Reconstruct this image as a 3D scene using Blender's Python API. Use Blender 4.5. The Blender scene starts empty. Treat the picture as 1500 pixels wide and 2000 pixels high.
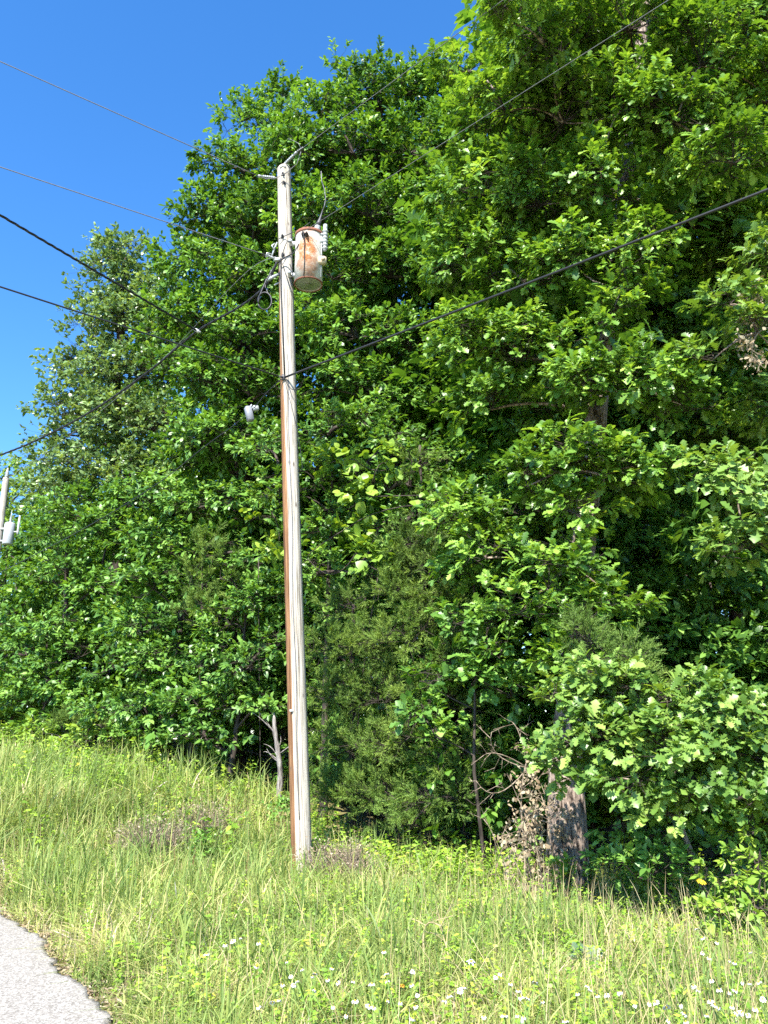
import bpy, math
import numpy as np
from mathutils import Vector, Matrix

# ------------------------------------------------------------------ camera, sky, sun, exposure
scene = bpy.context.scene
COL = scene.collection
R = math.radians
EYE = 1.6
PITCH = R(16.04)
FPX = 1600.0                                   # focal length in pixels of the 1500 x 2000 photograph

cam_data = bpy.data.cameras.new('camera')
cam_data.sensor_width = 36.0
cam_data.lens = FPX / 2000.0 * 36.0
cam_data.clip_start = 0.05
cam_data.clip_end = 3000.0
cam = bpy.data.objects.new('camera', cam_data)
COL.objects.link(cam)
cam.location = (0, 0, EYE)
cam.rotation_euler = (R(90) + PITCH, 0, 0)
scene.camera = cam

SUN_EL = R(49)
SUN_AZ = R(198)                                # clockwise from +Y (the view direction): behind the camera
world = bpy.data.worlds.new('World')
scene.world = world
world.use_nodes = True
wt = world.node_tree
for n in list(wt.nodes):
    wt.nodes.remove(n)
sky = wt.nodes.new('ShaderNodeTexSky')
sky.sky_type = 'NISHITA'
sky.sun_disc = False
sky.sun_elevation = SUN_EL
sky.sun_rotation = SUN_AZ
sky.altitude = 600
sky.air_density = 1.0
sky.dust_density = 0.0
sky.ozone_density = 3.5
hs = wt.nodes.new('ShaderNodeHueSaturation')
hs.inputs['Saturation'].default_value = 1.26
hs.inputs['Value'].default_value = 1.1
hs.inputs['Hue'].default_value = 0.503
bg = wt.nodes.new('ShaderNodeBackground')
bg.inputs['Strength'].default_value = 0.132
wo = wt.nodes.new('ShaderNodeOutputWorld')
wt.links.new(sky.outputs[0], hs.inputs['Color'])
wt.links.new(hs.outputs[0], bg.inputs['Color'])
wt.links.new(bg.outputs[0], wo.inputs['Surface'])

sun_data = bpy.data.lights.new('sun', 'SUN')
sun_data.energy = 5.0
sun_data.angle = R(0.53)
sun_data.color = (1.0, 0.955, 0.88)
sun = bpy.data.objects.new('sun', sun_data)
COL.objects.link(sun)
SUN_DIR = Vector((math.sin(SUN_AZ) * math.cos(SUN_EL), math.cos(SUN_AZ) * math.cos(SUN_EL), math.sin(SUN_EL)))
sun.rotation_euler = SUN_DIR.to_track_quat('Z', 'Y').to_euler()
sun.location = (0, -20, 40)

vs = scene.view_settings
vs.view_transform = 'Standard'
vs.look = 'None'
vs.gamma = 1.0
vs.use_curve_mapping = False
vs.exposure = 1.38
scene.render.engine = 'CYCLES'
cy = scene.cycles
cy.max_bounces = 6
cy.diffuse_bounces = 1
cy.glossy_bounces = 2
cy.transmission_bounces = 3
cy.transparent_max_bounces = 4
cy.caustics_reflective = False
cy.caustics_refractive = False
cy.use_denoising = False
cy.use_adaptive_sampling = True
cy.adaptive_threshold = 0.02
scene.render.film_transparent = False

rng = np.random.default_rng(7)
SPX, CPX = math.sin(PITCH), math.cos(PITCH)


def ray(px, py):
    u = (px - 750.0) / FPX
    v = (1000.0 - py) / FPX
    return np.array([u, CPX - v * SPX, SPX + v * CPX])


def at(px, py, Y):
    """the point at distance Y in front of the camera seen at that spot of the photograph"""
    r = ray(px, py)
    t = Y / r[1]
    return np.array([r[0] * t, Y, EYE + r[2] * t])


def mpp(px, py, Y):
    """metres per photograph pixel there"""
    return Y / ray(px, py)[1] / FPX


# ------------------------------------------------------------------ terrain
RE0 = np.array([-1.675, 5.57]); RD = np.array([-0.516, 0.8566]); RN = np.array([0.8566, 0.516])


def road_tn(x, y):
    dx, dy = x - RE0[0], y - RE0[1]
    return dx * RD[0] + dy * RD[1], dx * RN[0] + dy * RN[1]


def edge_off(t):
    # the pavement edge bends away to the left beyond the visible stretch, and wanders a little
    return -0.035 * np.maximum(t - 2.2, 0) ** 2 + 0.035 * np.sin(t * 3.1) + 0.02 * np.sin(t * 7.7 + 1) + 0.012 * np.sin(t * 19.3)


def hills(x, y, s=1.0):
    return (np.sin(x * 0.9 * s + 1.3) * np.cos(y * 0.8 * s + 0.4) + 0.6 * np.sin(x * 2.1 * s - y * 1.7 * s) + 0.4 * np.cos(x * 3.3 * s + y * 2.9 * s))


def ground_z(x, y):
    x = np.asarray(x, float); y = np.asarray(y, float)
    t, n = road_tn(x, y)
    n = n - edge_off(np.clip(t, -5, 12))
    tt = t - 4.6
    ramp = 0.078 * np.log1p(np.exp(np.clip(tt * 2.0, -30, 30))) / 2.0 * 1.0
    ramp = ramp * np.where(tt > 40, 40 / np.maximum(tt, 1e-3), 1.0)
    left = 1.0 / (1.0 + np.exp(np.clip((x + 0.4) * 1.4, -30, 30)))
    z = ramp * 2.0 * (0.25 + 0.75 * left) * 0.55
    q_ = np.clip((t - 4.9) / 3.0, 0, 1)
    z = z + 0.55 * q_ * q_ * (3 - 2 * q_) * left
    bump = 0.035 * hills(x, y) * np.clip(n / 1.2, 0, 1)
    lip = -0.05 * np.exp(-((n - 0.12) / 0.18) ** 2)
    return z + bump + lip * (n > -0.4)


def gz(x, y):
    return float(ground_z(x, y))


def at_ground(px, py, h=0.0):
    """the point h above the ground seen at that spot"""
    r = ray(px, py)
    lo, hi = 1.0, 80.0
    for Y in np.linspace(2.0, 60.0, 800):
        p = EYE + r[2] / r[1] * Y
        if p <= gz(r[0] / r[1] * Y, Y) + h:
            return np.array([r[0] / r[1] * Y, Y, p])
    return np.array([r[0] / r[1] * 60, 60, gz(r[0] / r[1] * 60, 60) + h])


# ------------------------------------------------------------------ object helpers
def mesh_np(name, verts, loops, starts, mat, parent=None, attr=None, smooth=False, mats=None, mat_idx=None, local=None):
    me = bpy.data.meshes.new(name)
    verts = np.ascontiguousarray(verts, dtype=np.float32)
    if local is not None:
        verts = verts - np.asarray(local, dtype=np.float32)
    me.vertices.add(len(verts)); me.vertices.foreach_set('co', verts.ravel())
    me.loops.add(len(loops)); me.loops.foreach_set('vertex_index', np.ascontiguousarray(loops, dtype=np.int32))
    me.polygons.add(len(starts)); me.polygons.foreach_set('loop_start', np.ascontiguousarray(starts, dtype=np.int32))
    if attr is not None:
        a = me.color_attributes.new('tint', 'FLOAT_COLOR', 'POINT')
        a.data.foreach_set('color', np.ascontiguousarray(attr, dtype=np.float32).ravel())
    for m in (mats or [mat]):
        me.materials.append(m)
    if mat_idx is not None:
        me.polygons.foreach_set('material_index', np.ascontiguousarray(mat_idx, dtype=np.int32))
    me.polygons.foreach_set('use_smooth', np.full(len(starts), smooth, dtype=bool))
    me.update(calc_edges=True)
    o = bpy.data.objects.new(name, me)
    COL.objects.link(o)
    if parent is not None:
        o.parent = parent
    return o


class MB:
    """collects tubes, lathes, boxes and leaves and links them as one mesh"""

    def __init__(self):
        self.v, self.f, self.a, self.mi, self.n = [], [], [], [], 0

    def add(self, v, f, attr=(0.5, 0.5, 0.5, 1), mi=0):
        v = np.asarray(v, float).reshape(-1, 3)
        self.v.append(v)
        self.f += [tuple(i + self.n for i in q) for q in f]
        self.mi += [mi] * len(f)
        a = np.asarray(attr, float)
        self.a.append(np.tile(a, (len(v), 1)) if a.ndim == 1 else a)
        self.n += len(v)

    def tube(self, pts, rad, seg=8, cap=True, attr=(0.5, 0.5, 0.5, 1), mi=0):
        pts = np.asarray(pts, float); k = len(pts)
        rad = np.broadcast_to(np.asarray(rad, float), (k,))
        tan = np.gradient(pts, axis=0)
        tan /= np.linalg.norm(tan, axis=1)[:, None] + 1e-9
        up = np.array([0, 0, 1.0]) if abs(tan[0][2]) < 0.9 else np.array([1.0, 0, 0])
        x = np.cross(up, tan[0]); x /= np.linalg.norm(x)
        vs_ = []
        for i in range(k):
            x = x - tan[i] * np.dot(x, tan[i]); x /= np.linalg.norm(x) + 1e-9
            y = np.cross(tan[i], x)
            an = np.arange(seg) * 2 * math.pi / seg
            vs_.append(pts[i] + rad[i] * (np.cos(an)[:, None] * x + np.sin(an)[:, None] * y))
        f = []
        for i in range(k - 1):
            for j in range(seg):
                a = i * seg + j; b = i * seg + (j + 1) % seg
                f.append((a, b, b + seg, a + seg))
        if cap:
            f.append(tuple(range(seg - 1, -1, -1)))
            f.append(tuple(range((k - 1) * seg, k * seg)))
        self.add(np.concatenate(vs_), f, attr, mi)

    def lathe(self, prof, seg=32, M=None, attr=(0.5, 0.5, 0.5, 1), mi=0, closed=True):
        """profile of (radius, z); radius 0 at the ends closes it"""
        an = np.arange(seg) * 2 * math.pi / seg
        v = []
        for r_, z_ in prof:
            v.append(np.stack([r_ * np.cos(an), r_ * np.sin(an), np.full(seg, z_)], 1))
        v = np.concatenate(v); f = []
        for i in range(len(prof) - 1):
            for j in range(seg):
                a = i * seg + j; b = i * seg + (j + 1) % seg
                f.append((a, b, b + seg, a + seg))
        if closed:
            f.append(tuple(range(seg - 1, -1, -1)))
            f.append(tuple(range((len(prof) - 1) * seg, len(prof) * seg)))
        if M is not None:
            M = np.array(M)
            v = v @ M[:3, :3].T + M[:3, 3]
        self.add(v, f, attr, mi)

    def box(self, c, size, rot=None, bevel=0.0, attr=(0.5, 0.5, 0.5, 1), mi=0):
        hx, hy, hz = [s / 2 for s in size]
        b = bevel
        if b <= 0:
            v = np.array([[sx * hx, sy * hy, sz * hz] for sz in (-1, 1) for sy in (-1, 1) for sx in (-1, 1)])
            f = [(0, 2, 3, 1), (4, 5, 7, 6), (0, 1, 5, 4), (2, 6, 7, 3), (0, 4, 6, 2), (1, 3, 7, 5)]
        else:
            ring = [(-hx + b, -hy), (hx - b, -hy), (hx, -hy + b), (hx, hy - b), (hx - b, hy), (-hx + b, hy), (-hx, hy - b), (-hx, -hy + b)]
            inn = [(x * (1 - b / hx), y * (1 - b / hy)) for x, y in ring]
            v = np.array([[x, y, -hz] for x, y in inn] + [[x, y, -hz + b] for x, y in ring] + [[x, y, hz - b] for x, y in ring] + [[x, y, hz] for x, y in inn])
            f = []
            for i in range(3):
                for j in range(8):
                    a = i * 8 + j; q = i * 8 + (j + 1) % 8
                    f.append((a, q, q + 8, a + 8))
            f.append(tuple(range(7, -1, -1))); f.append(tuple(range(24, 32)))
        if rot is not None:
            v = v @ np.array(rot)[:3, :3].T
        self.add(v + np.asarray(c, float), f, attr, mi)

    def build(self, name, mat, parent=None, smooth=True, mats=None, local=None):
        loops = np.array([i for q in self.f for i in q], dtype=np.int32)
        ln = np.array([len(q) for q in self.f]); st = np.concatenate([[0], np.cumsum(ln)[:-1]])
        return mesh_np(name, np.concatenate(self.v), loops, st, mat, parent, np.concatenate(self.a), smooth, mats, self.mi, local)


def tag(o, label=None, cat=None, group=None, kind=None):
    if label: o['label'] = label
    if cat: o['category'] = cat
    if group: o['group'] = group
    if kind: o['kind'] = kind
    return o


def thing(name, label, cat, loc, group=None):
    o = bpy.data.objects.new(name, None)
    COL.objects.link(o)
    o.empty_display_size = 0.2
    o.location = [float(c) for c in loc]
    return tag(o, label, cat, group)


def dup(root, label=None):
    r = root.copy(); COL.objects.link(r)
    if label: r['label'] = label
    for ch in list(root.children):
        c = ch.copy(); COL.objects.link(c); c.parent = r
        for g in ch.children:
            d = g.copy(); COL.objects.link(d); d.parent = c
    return r


# ------------------------------------------------------------------ materials
def new_mat(name):
    m = bpy.data.materials.new(name)
    m.use_nodes = True
    nt = m.node_tree
    for n in list(nt.nodes):
        nt.nodes.remove(n)
    out = nt.nodes.new('ShaderNodeOutputMaterial')
    return m, nt, out


def ramp(nt, stops):
    r = nt.nodes.new('ShaderNodeValToRGB')
    while len(r.color_ramp.elements) < len(stops):
        r.color_ramp.elements.new(0.5)
    for e, (p, c) in zip(r.color_ramp.elements, stops):
        e.position = p; e.color = (*c, 1)
    return r


def noise(nt, scale, detail=4, rough=0.6, vec=None, sc3=None):
    n = nt.nodes.new('ShaderNodeTexNoise')
    n.inputs['Scale'].default_value = scale; n.inputs['Detail'].default_value = detail; n.inputs['Roughness'].default_value = rough
    if vec is not None:
        if sc3:
            mp = nt.nodes.new('ShaderNodeMapping'); mp.inputs['Scale'].default_value = sc3
            nt.links.new(vec, mp.inputs['Vector']); vec = mp.outputs[0]
        nt.links.new(vec, n.inputs['Vector'])
    return n


def math_n(nt, op, a, b=None, clamp=False):
    m = nt.nodes.new('ShaderNodeMath'); m.operation = op; m.use_clamp = clamp
    for i, q in enumerate((a, b)):
        if q is None: continue
        if isinstance(q, (int, float)): m.inputs[i].default_value = q
        else: nt.links.new(q, m.inputs[i])
    return m.outputs[0]


def mix_c(nt, fac, a, b):
    m = nt.nodes.new('ShaderNodeMix'); m.data_type = 'RGBA'
    for sock, q in ((m.inputs[0], fac), (m.inputs[6], a), (m.inputs[7], b)):
        if isinstance(q, tuple): sock.default_value = (*q, 1)
        elif isinstance(q, (int, float)): sock.default_value = q
        else: nt.links.new(q, sock)
    return m.outputs[2]


def leaf_mat(name, stops, trans_gain=(1.5, 1.35, 0.45), trans=0.31, rough=0.4, spec=0.5):
    """leaf colours differ from leaf to leaf and spray to spray (the tint attribute); light passes through the blade"""
    m, nt, out = new_mat(name)
    at_ = nt.nodes.new('ShaderNodeAttribute'); at_.attribute_name = 'tint'
    sp = nt.nodes.new('ShaderNodeSeparateColor'); nt.links.new(at_.outputs['Color'], sp.inputs[0])
    v = math_n(nt, 'ADD', math_n(nt, 'MULTIPLY', sp.outputs[0], 0.36), math_n(nt, 'MULTIPLY', sp.outputs[1], 0.64))
    r = ramp(nt, stops); nt.links.new(v, r.inputs[0])
    p = nt.nodes.new('ShaderNodeBsdfPrincipled')
    p.inputs['Roughness'].default_value = rough
    p.inputs['Specular IOR Level'].default_value = spec
    nt.links.new(r.outputs[0], p.inputs['Base Color'])
    tr = nt.nodes.new('ShaderNodeBsdfTranslucent')
    mm = nt.nodes.new('ShaderNodeMix'); mm.data_type = 'RGBA'; mm.blend_type = 'MULTIPLY'
    mm.inputs[0].default_value = 1.0
    nt.links.new(r.outputs[0], mm.inputs[6]); mm.inputs[7].default_value = (*trans_gain, 1)
    nt.links.new(mm.outputs[2], tr.inputs['Color'])
    mx = nt.nodes.new('ShaderNodeMixShader'); mx.inputs[0].default_value = trans
    nt.links.new(p.outputs[0], mx.inputs[1]); nt.links.new(tr.outputs[0], mx.inputs[2])
    nt.links.new(mx.outputs[0], out.inputs['Surface'])
    return m


def plain_mat(name, col, rough=0.6, metal=0.0, var=0.12, nscale=8, bump=0.0, spec=0.4):
    m, nt, out = new_mat(name)
    tc = nt.nodes.new('ShaderNodeTexCoord')
    n = noise(nt, nscale, 5, 0.6, tc.outputs['Object'])
    lo = tuple(c * (1 - var) for c in col); hi = tuple(min(1, c * (1 + var)) for c in col)
    r = ramp(nt, [(0.3, lo), (0.7, hi)]); nt.links.new(n.outputs[0], r.inputs[0])
    p = nt.nodes.new('ShaderNodeBsdfPrincipled')
    p.inputs['Roughness'].default_value = rough; p.inputs['Metallic'].default_value = metal
    p.inputs['Specular IOR Level'].default_value = spec
    nt.links.new(r.outputs[0], p.inputs['Base Color'])
    if bump:
        b = nt.nodes.new('ShaderNodeBump'); b.inputs['Strength'].default_value = bump; b.inputs['Distance'].default_value = 0.02
        nt.links.new(n.outputs[0], b.inputs['Height']); nt.links.new(b.outputs[0], p.inputs['Normal'])
    nt.links.new(p.outputs[0], out.inputs['Surface'])
    return m


def bark_mat(name, dark, light, sc=(14, 14, 2.0), bump=0.8):
    m, nt, out = new_mat(name)
    tc = nt.nodes.new('ShaderNodeTexCoord')
    n = noise(nt, 1.0, 6, 0.65, tc.outputs['Object'], sc)
    n2 = noise(nt, 2.5, 3, 0.5, tc.outputs['Object'])
    v = math_n(nt, 'ADD', math_n(nt, 'MULTIPLY', n.outputs[0], 0.8), math_n(nt, 'MULTIPLY', n2.outputs[0], 0.2))
    r = ramp(nt, [(0.40, dark), (0.48, tuple(.45 * a + .55 * b for a, b in zip(light, dark))), (0.60, light)]); nt.links.new(v, r.inputs[0])
    p = nt.nodes.new('ShaderNodeBsdfPrincipled'); p.inputs['Roughness'].default_value = 0.9
    p.inputs['Specular IOR Level'].default_value = 0.15
    nt.links.new(r.outputs[0], p.inputs['Base Color'])
    b = nt.nodes.new('ShaderNodeBump'); b.inputs['Strength'].default_value = bump; b.inputs['Distance'].default_value = 0.03
    nt.links.new(v, b.inputs['Height']); nt.links.new(b.outputs[0], p.inputs['Normal'])
    nt.links.new(p.outputs[0], out.inputs['Surface'])
    return m


M_OAK = leaf_mat('oak_leaf', [(0.0, (0.044, 0.106, 0.017)), (0.35, (0.106, 0.222, 0.030)), (0.7, (0.242, 0.424, 0.056)), (1.0, (0.445, 0.605, 0.120))])  # tree leaf ramps: natural variation, widened to imitate sun and shade contrast
M_OAKPALE = leaf_mat('oak_leaf_pale', [(0.0, (0.062, 0.133, 0.024)), (0.4, (0.143, 0.265, 0.048)), (0.75, (0.276, 0.418, 0.083)), (1.0, (0.429, 0.541, 0.131))])
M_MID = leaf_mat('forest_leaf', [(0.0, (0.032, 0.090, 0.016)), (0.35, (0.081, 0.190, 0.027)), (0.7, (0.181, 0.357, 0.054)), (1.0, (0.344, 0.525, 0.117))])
M_GREY = leaf_mat('grey_green_leaf', [(0.0, (0.055, 0.110, 0.037)), (0.4, (0.143, 0.244, 0.079)), (0.75, (0.286, 0.415, 0.147)), (1.0, (0.484, 0.610, 0.273))], rough=0.33, spec=0.55)
M_YEL = leaf_mat('yellow_green_leaf', [(0.0, (0.121, 0.237, 0.033)), (0.5, (0.230, 0.375, 0.046)), (1.0, (0.378, 0.500, 0.065))])
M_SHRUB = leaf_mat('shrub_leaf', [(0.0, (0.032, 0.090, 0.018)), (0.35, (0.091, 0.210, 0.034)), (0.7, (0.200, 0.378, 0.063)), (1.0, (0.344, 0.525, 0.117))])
M_CEDAR = leaf_mat('cedar_needle', [(0.0, (0.076, 0.136, 0.028)), (0.5, (0.147, 0.244, 0.043)), (1.0, (0.274, 0.377, 0.064))], trans=0.15, rough=0.6, spec=0.25)
M_BROWN = leaf_mat('dead_leaf', [(0.0, (0.193, 0.132, 0.075)), (0.5, (0.399, 0.307, 0.194)), (1.0, (0.604, 0.542, 0.389))], (1, 0.9, 0.7), 0.25, 0.7, 0.2)
M_GRASS = leaf_mat('grass_blade', [(0.0, (0.120, 0.188, 0.049)), (0.3, (0.224, 0.316, 0.085)), (0.55, (0.378, 0.444, 0.120)), (0.75, (0.567, 0.524, 0.205)), (0.9, (0.750, 0.538, 0.409)), (1.0, (0.750, 0.645, 0.651))], (1.25, 1.3, 0.7), 0.32, 0.5, 0.3)
M_DRY = leaf_mat('dry_grass', [(0.0, (0.34, 0.26, 0.13)), (0.5, (0.52, 0.42, 0.22)), (1.0, (0.66, 0.58, 0.36))], (1, 0.95, 0.8), 0.2, 0.7, 0.2)
M_WEED = leaf_mat('weed_leaf', [(0.0, (0.127, 0.251, 0.030)), (0.4, (0.242, 0.409, 0.047)), (0.8, (0.397, 0.554, 0.059)), (1.0, (0.652, 0.620, 0.094))], (1.3, 1.35, 0.6), 0.33, 0.45, 0.35)
M_TWIG = bark_mat('grey_twig', (0.13, 0.095, 0.065), (0.36, 0.29, 0.21), (20, 20, 20), 0.3)
M_BARK = bark_mat('oak_bark', (0.04, 0.028, 0.022), (0.42, 0.33, 0.265), (22, 22, 7.5), 1.0)
M_BARKD = bark_mat('dark_bark', (0.03, 0.024, 0.02), (0.10, 0.08, 0.068))
M_SNAG = bark_mat('bleached_wood', (0.10, 0.085, 0.075), (0.36, 0.33, 0.30), (30, 30, 5), 0.9)
M_STEEL = plain_mat('galvanised_steel', (0.52, 0.53, 0.52), 0.45, 0.5, 0.2, 30)
M_BLACK = plain_mat('black_cable', (0.022, 0.022, 0.024), 0.45, 0, 0.2, 20)
M_ALU = plain_mat('weathered_aluminium', (0.17, 0.17, 0.17), 0.5, 0.2, 0.2, 20)
M_PORC = plain_mat('grey_porcelain', (0.34, 0.36, 0.36), 0.25, 0, 0.1, 20, 0, 0.6)
M_RUBBER = plain_mat('dark_rubber', (0.05, 0.05, 0.055), 0.5, 0, 0.2, 20)
M_WHITEMETAL = plain_mat('pale_painted_steel', (0.40, 0.42, 0.42), 0.4, 0, 0.1, 12)


# ------------------------------------------------------------------ leaves
def outline_leaf(ts, ws, fold=0.12, droop=0.18, wav=0.0):
    v, f = [], []
    for i, (t, w) in enumerate(zip(ts, ws)):
        z = -droop * t * t
        lift = fold * w
        v += [[t, -w, z + lift + wav * (i % 2)], [t, 0, z], [t, w, z + lift - wav * (i % 2)]]
    for i in range(len(ts) - 1):
        a = i * 3
        f += [(a, a + 1, a + 4, a + 3), (a + 1, a + 2, a + 5, a + 4)]
    return np.array(v, float), f


LEAF_OAK = outline_leaf([0, .10, .22, .31, .42, .51, .63, .71, .83, .91, 1.0], [.012, .02, .15, .06, .24, .10, .33, .16, .27, .15, .05], 0.25, 0.22, 0.012)
LEAF_OAK_SIMPLE = outline_leaf([0, .15, .38, .50, .72, 1.0], [.012, .04, .24, .13, .30, .06], 0.25, 0.2)


def flat_leaf(ts, ws, droop=0.15):
    v = [[0, 0, 0]]; f = []
    for t, w in zip(ts, ws):
        v += [[t, -w, -droop * t * t + 0.15 * w], [t, w, -droop * t * t + 0.15 * w]]
    v.append([1, 0, -droop])
    k = len(ts)
    f.append((0, 2, 1))
    for i in range(k - 1):
        a = 1 + 2 * i
        f.append((a, a + 1, a + 3, a + 2))
    f.append((2 * k - 1, 2 * k, 2 * k + 1))
    return np.array(v, float), f


LEAF_MID = flat_leaf([.35, .72], [.2, .24])
LEAF_OVATE = flat_leaf([.25, .6], [.24, .22])
LEAF_ROUND = flat_leaf([.1, .4, .75], [.34, .46, .3], 0.1)
LEAF_LONG = flat_leaf([.3, .65], [.12, .11], 0.35)


def cedar_spray():
    r = np.random.default_rng(3)
    v, f = [], []
    for i in range(13):
        t0 = 0.05 + 0.9 * i / 13
        a = i * 2.4 + r.uniform(-.3, .3)
        spread = r.uniform(0.45, 0.8)
        L = 0.42 * (1.1 - 0.6 * t0) * r.uniform(.7, 1.2)
        d = np.array([math.cos(spread), math.sin(spread) * math.cos(a), math.sin(spread) * math.sin(a)])
        s = np.cross(d, r.normal(size=3)); s /= np.linalg.norm(s)
        b = np.array([t0, 0, 0]); k = len(v)
        v += [b - s * .035, b + s * .035, b + d * L]
        f.append((k, k + 1, k + 2))
    k = len(v)
    v += [[0, -.03, 0], [0, .03, 0], [1.0, 0, 0]]; f.append((k, k + 1, k + 2))
    return np.array(v, float), f


SPRAY_CEDAR = cedar_spray()


def unit(a):
    return a / (np.linalg.norm(a, axis=-1, keepdims=True) + 1e-9)


def scatter(template, pos, xdir, zdir, scale, tint):
    """leaves at pos, pointing along xdir, faces towards zdir; returns arrays for mesh_np"""
    tv, tf = template
    x = unit(xdir)
    z = unit(zdir - x * np.sum(zdir * x, 1, keepdims=True))
    y = np.cross(z, x)
    N, K = len(pos), len(tv)
    sc = np.broadcast_to(np.asarray(scale, float), (N,))[:, None, None]
    v = tv[None, :, 0:1] * x[:, None, :] + tv[None, :, 1:2] * y[:, None, :] + tv[None, :, 2:3] * z[:, None, :]
    v = v * sc + pos[:, None, :]
    lens = np.array([len(q) for q in tf]); flat = np.array([i for q in tf for i in q])
    loops = (flat[None, :] + (np.arange(N) * K)[:, None]).ravel()
    st = np.concatenate([[0], np.cumsum(lens)[:-1]])
    starts = (st[None, :] + (np.arange(N) * lens.sum())[:, None]).ravel()
    a = np.repeat(tint, K, axis=0)
    return v.reshape(-1, 3), loops, starts, a


def join(parts):
    vs_, ls, ss, aa = [], [], [], []
    nv = nl = 0
    for v, l, s, a in parts:
        vs_.append(v); ls.append(l + nv); ss.append(s + nl); aa.append(a)
        nv += len(v); nl += len(l)
    return np.concatenate(vs_), np.concatenate(ls), np.concatenate(ss), np.concatenate(aa)


def sticks(P, Q, r0, r1):
    """thin three-sided twigs from P to Q"""
    N = len(P)
    d = unit(Q - P)
    ref = np.where(np.abs(d[:, 2:3]) < 0.9, np.array([[0, 0, 1.0]]), np.array([[1.0, 0, 0]]))
    x = unit(np.cross(ref, d)); y = np.cross(d, x)
    v = []
    r0 = np.broadcast_to(np.asarray(r0, float), (N,))[:, None]; r1 = np.broadcast_to(np.asarray(r1, float), (N,))[:, None]
    for P_, r_ in ((P, r0), (Q, r1)):
        for k in range(3):
            a = k * 2.0944
            v.append(P_ + r_ * (math.cos(a) * x + math.sin(a) * y))
    v = np.stack(v, 1).reshape(-1, 3)
    q = np.array([0, 1, 4, 3, 1, 2, 5, 4, 2, 0, 3, 5])
    loops = (q[None] + (np.arange(N) * 6)[:, None]).ravel()
    starts = np.arange(N * 3) * 4
    return v, loops, starts, np.full((len(v), 4), 0.5)


def foliage(g, C, D, spr, lpt, tuft_r, flat, twig, leaf, template, up=0.6, out_w=0.6, rand=0.36, spread=0.95, droop=0.25, sunw=0.75):
    """sprays of leaves round the tuft centres C whose outward direction is D"""
    T = len(C)
    D3 = np.repeat(D, spr, 0)
    off = g.normal(size=(T * spr, 3)); off = unit(off) * (g.random((T * spr, 1)) ** 0.45)
    off[:, 2] *= flat
    tr = np.repeat(np.broadcast_to(np.asarray(tuft_r, float), (T,)), spr)[:, None]
    S0 = np.repeat(C, spr, 0) + off * tr
    ax = unit(off * 0.9 + D3 * 0.7 + np.array([0, 0, 0.25]) + g.normal(size=off.shape) * 0.35)
    n = T * spr
    S1 = S0 + ax * (twig * g.uniform(0.6, 1.3, (n, 1)))
    tuft_tint = np.repeat(g.random(T), spr)
    spray_tint = np.clip(0.65 * tuft_tint + 0.35 * g.random(n), 0, 1)
    # leaves
    t = g.uniform(0.15, 1.0, (n, lpt)); t[:, 0] = 1.0
    a = np.arange(lpt)[None, :] * 2.4 + g.uniform(0, 6.28, (n, 1)) + g.normal(size=(n, lpt)) * 0.3
    ref = np.where(np.abs(ax[:, 2:3]) < 0.9, np.array([[0, 0, 1.0]]), np.array([[1.0, 0, 0]]))
    px_ = unit(np.cross(ref, ax)); py_ = np.cross(ax, px_)
    sp = (spread * (1.15 - 0.45 * t))[:, :, None] * g.uniform(0.7, 1.2, (n, lpt, 1))
    perp = np.cos(a)[:, :, None] * px_[:, None] + np.sin(a)[:, :, None] * py_[:, None] * 0.75
    ld = np.cos(sp) * ax[:, None] + np.sin(sp) * perp
    ld[:, :, 2] -= droop * g.uniform(0.2, 1.4, (n, lpt))
    ld = ld.reshape(-1, 3)
    pos = (S0[:, None] + (S1 - S0)[:, None] * t[:, :, None]).reshape(-1, 3)
    Dl = np.repeat(D3, lpt, 0)
    zd = np.array([0, 0, up]) + Dl * out_w + np.array(SUN_DIR) * sunw + g.normal(size=ld.shape) * rand
    size = leaf * np.clip(g.normal(1.0, 0.28, len(pos)), 0.45, 1.7) * np.repeat(g.uniform(.8, 1.2, n), lpt)
    lt = g.random(len(pos))
    tint = np.stack([lt, np.repeat(spray_tint, lpt), np.repeat(np.repeat(g.random(T), spr), lpt), np.ones(len(pos))], 1)
    return scatter(template, pos, unit(ld), zd, size, tint), (S0, S1)


def lobes_from_px(lst):
    """(x, y, radius in photograph pixels, distance) -> centres and radii in metres"""
    C = np.array([at(x, y, Y) for x, y, r_, Y in lst]); Rr = np.array([r_ * mpp(x, y, Y) for x, y, r_, Y in lst])
    return C, Rr


def tufts_in(g, C, Rr, dens, squash=0.88, inner=0.5, low=-0.42):
    cs, ds, own = [], [], []
    for i, (c, r_) in enumerate(zip(C, Rr)):
        k = max(3, int(dens * r_ * r_))
        d = unit(g.normal(size=(k * 2, 3))); d = d[d[:, 2] > low][:k]
        rr = r_ * (inner + (1 - inner) * g.random((len(d), 1)) ** 0.6)
        p = c + d * rr * np.array([1, 1, squash])
        cs.append(p); ds.append(d); own += [i] * len(d)
    return np.concatenate(cs), np.concatenate(ds), np.array(own)


def curve_pts(p0, p1, bend, k=7):
    t = np.linspace(0, 1, k)[:, None]
    return p0 + (p1 - p0) * t + np.asarray(bend) * (t * (1 - t) * 4)


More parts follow.
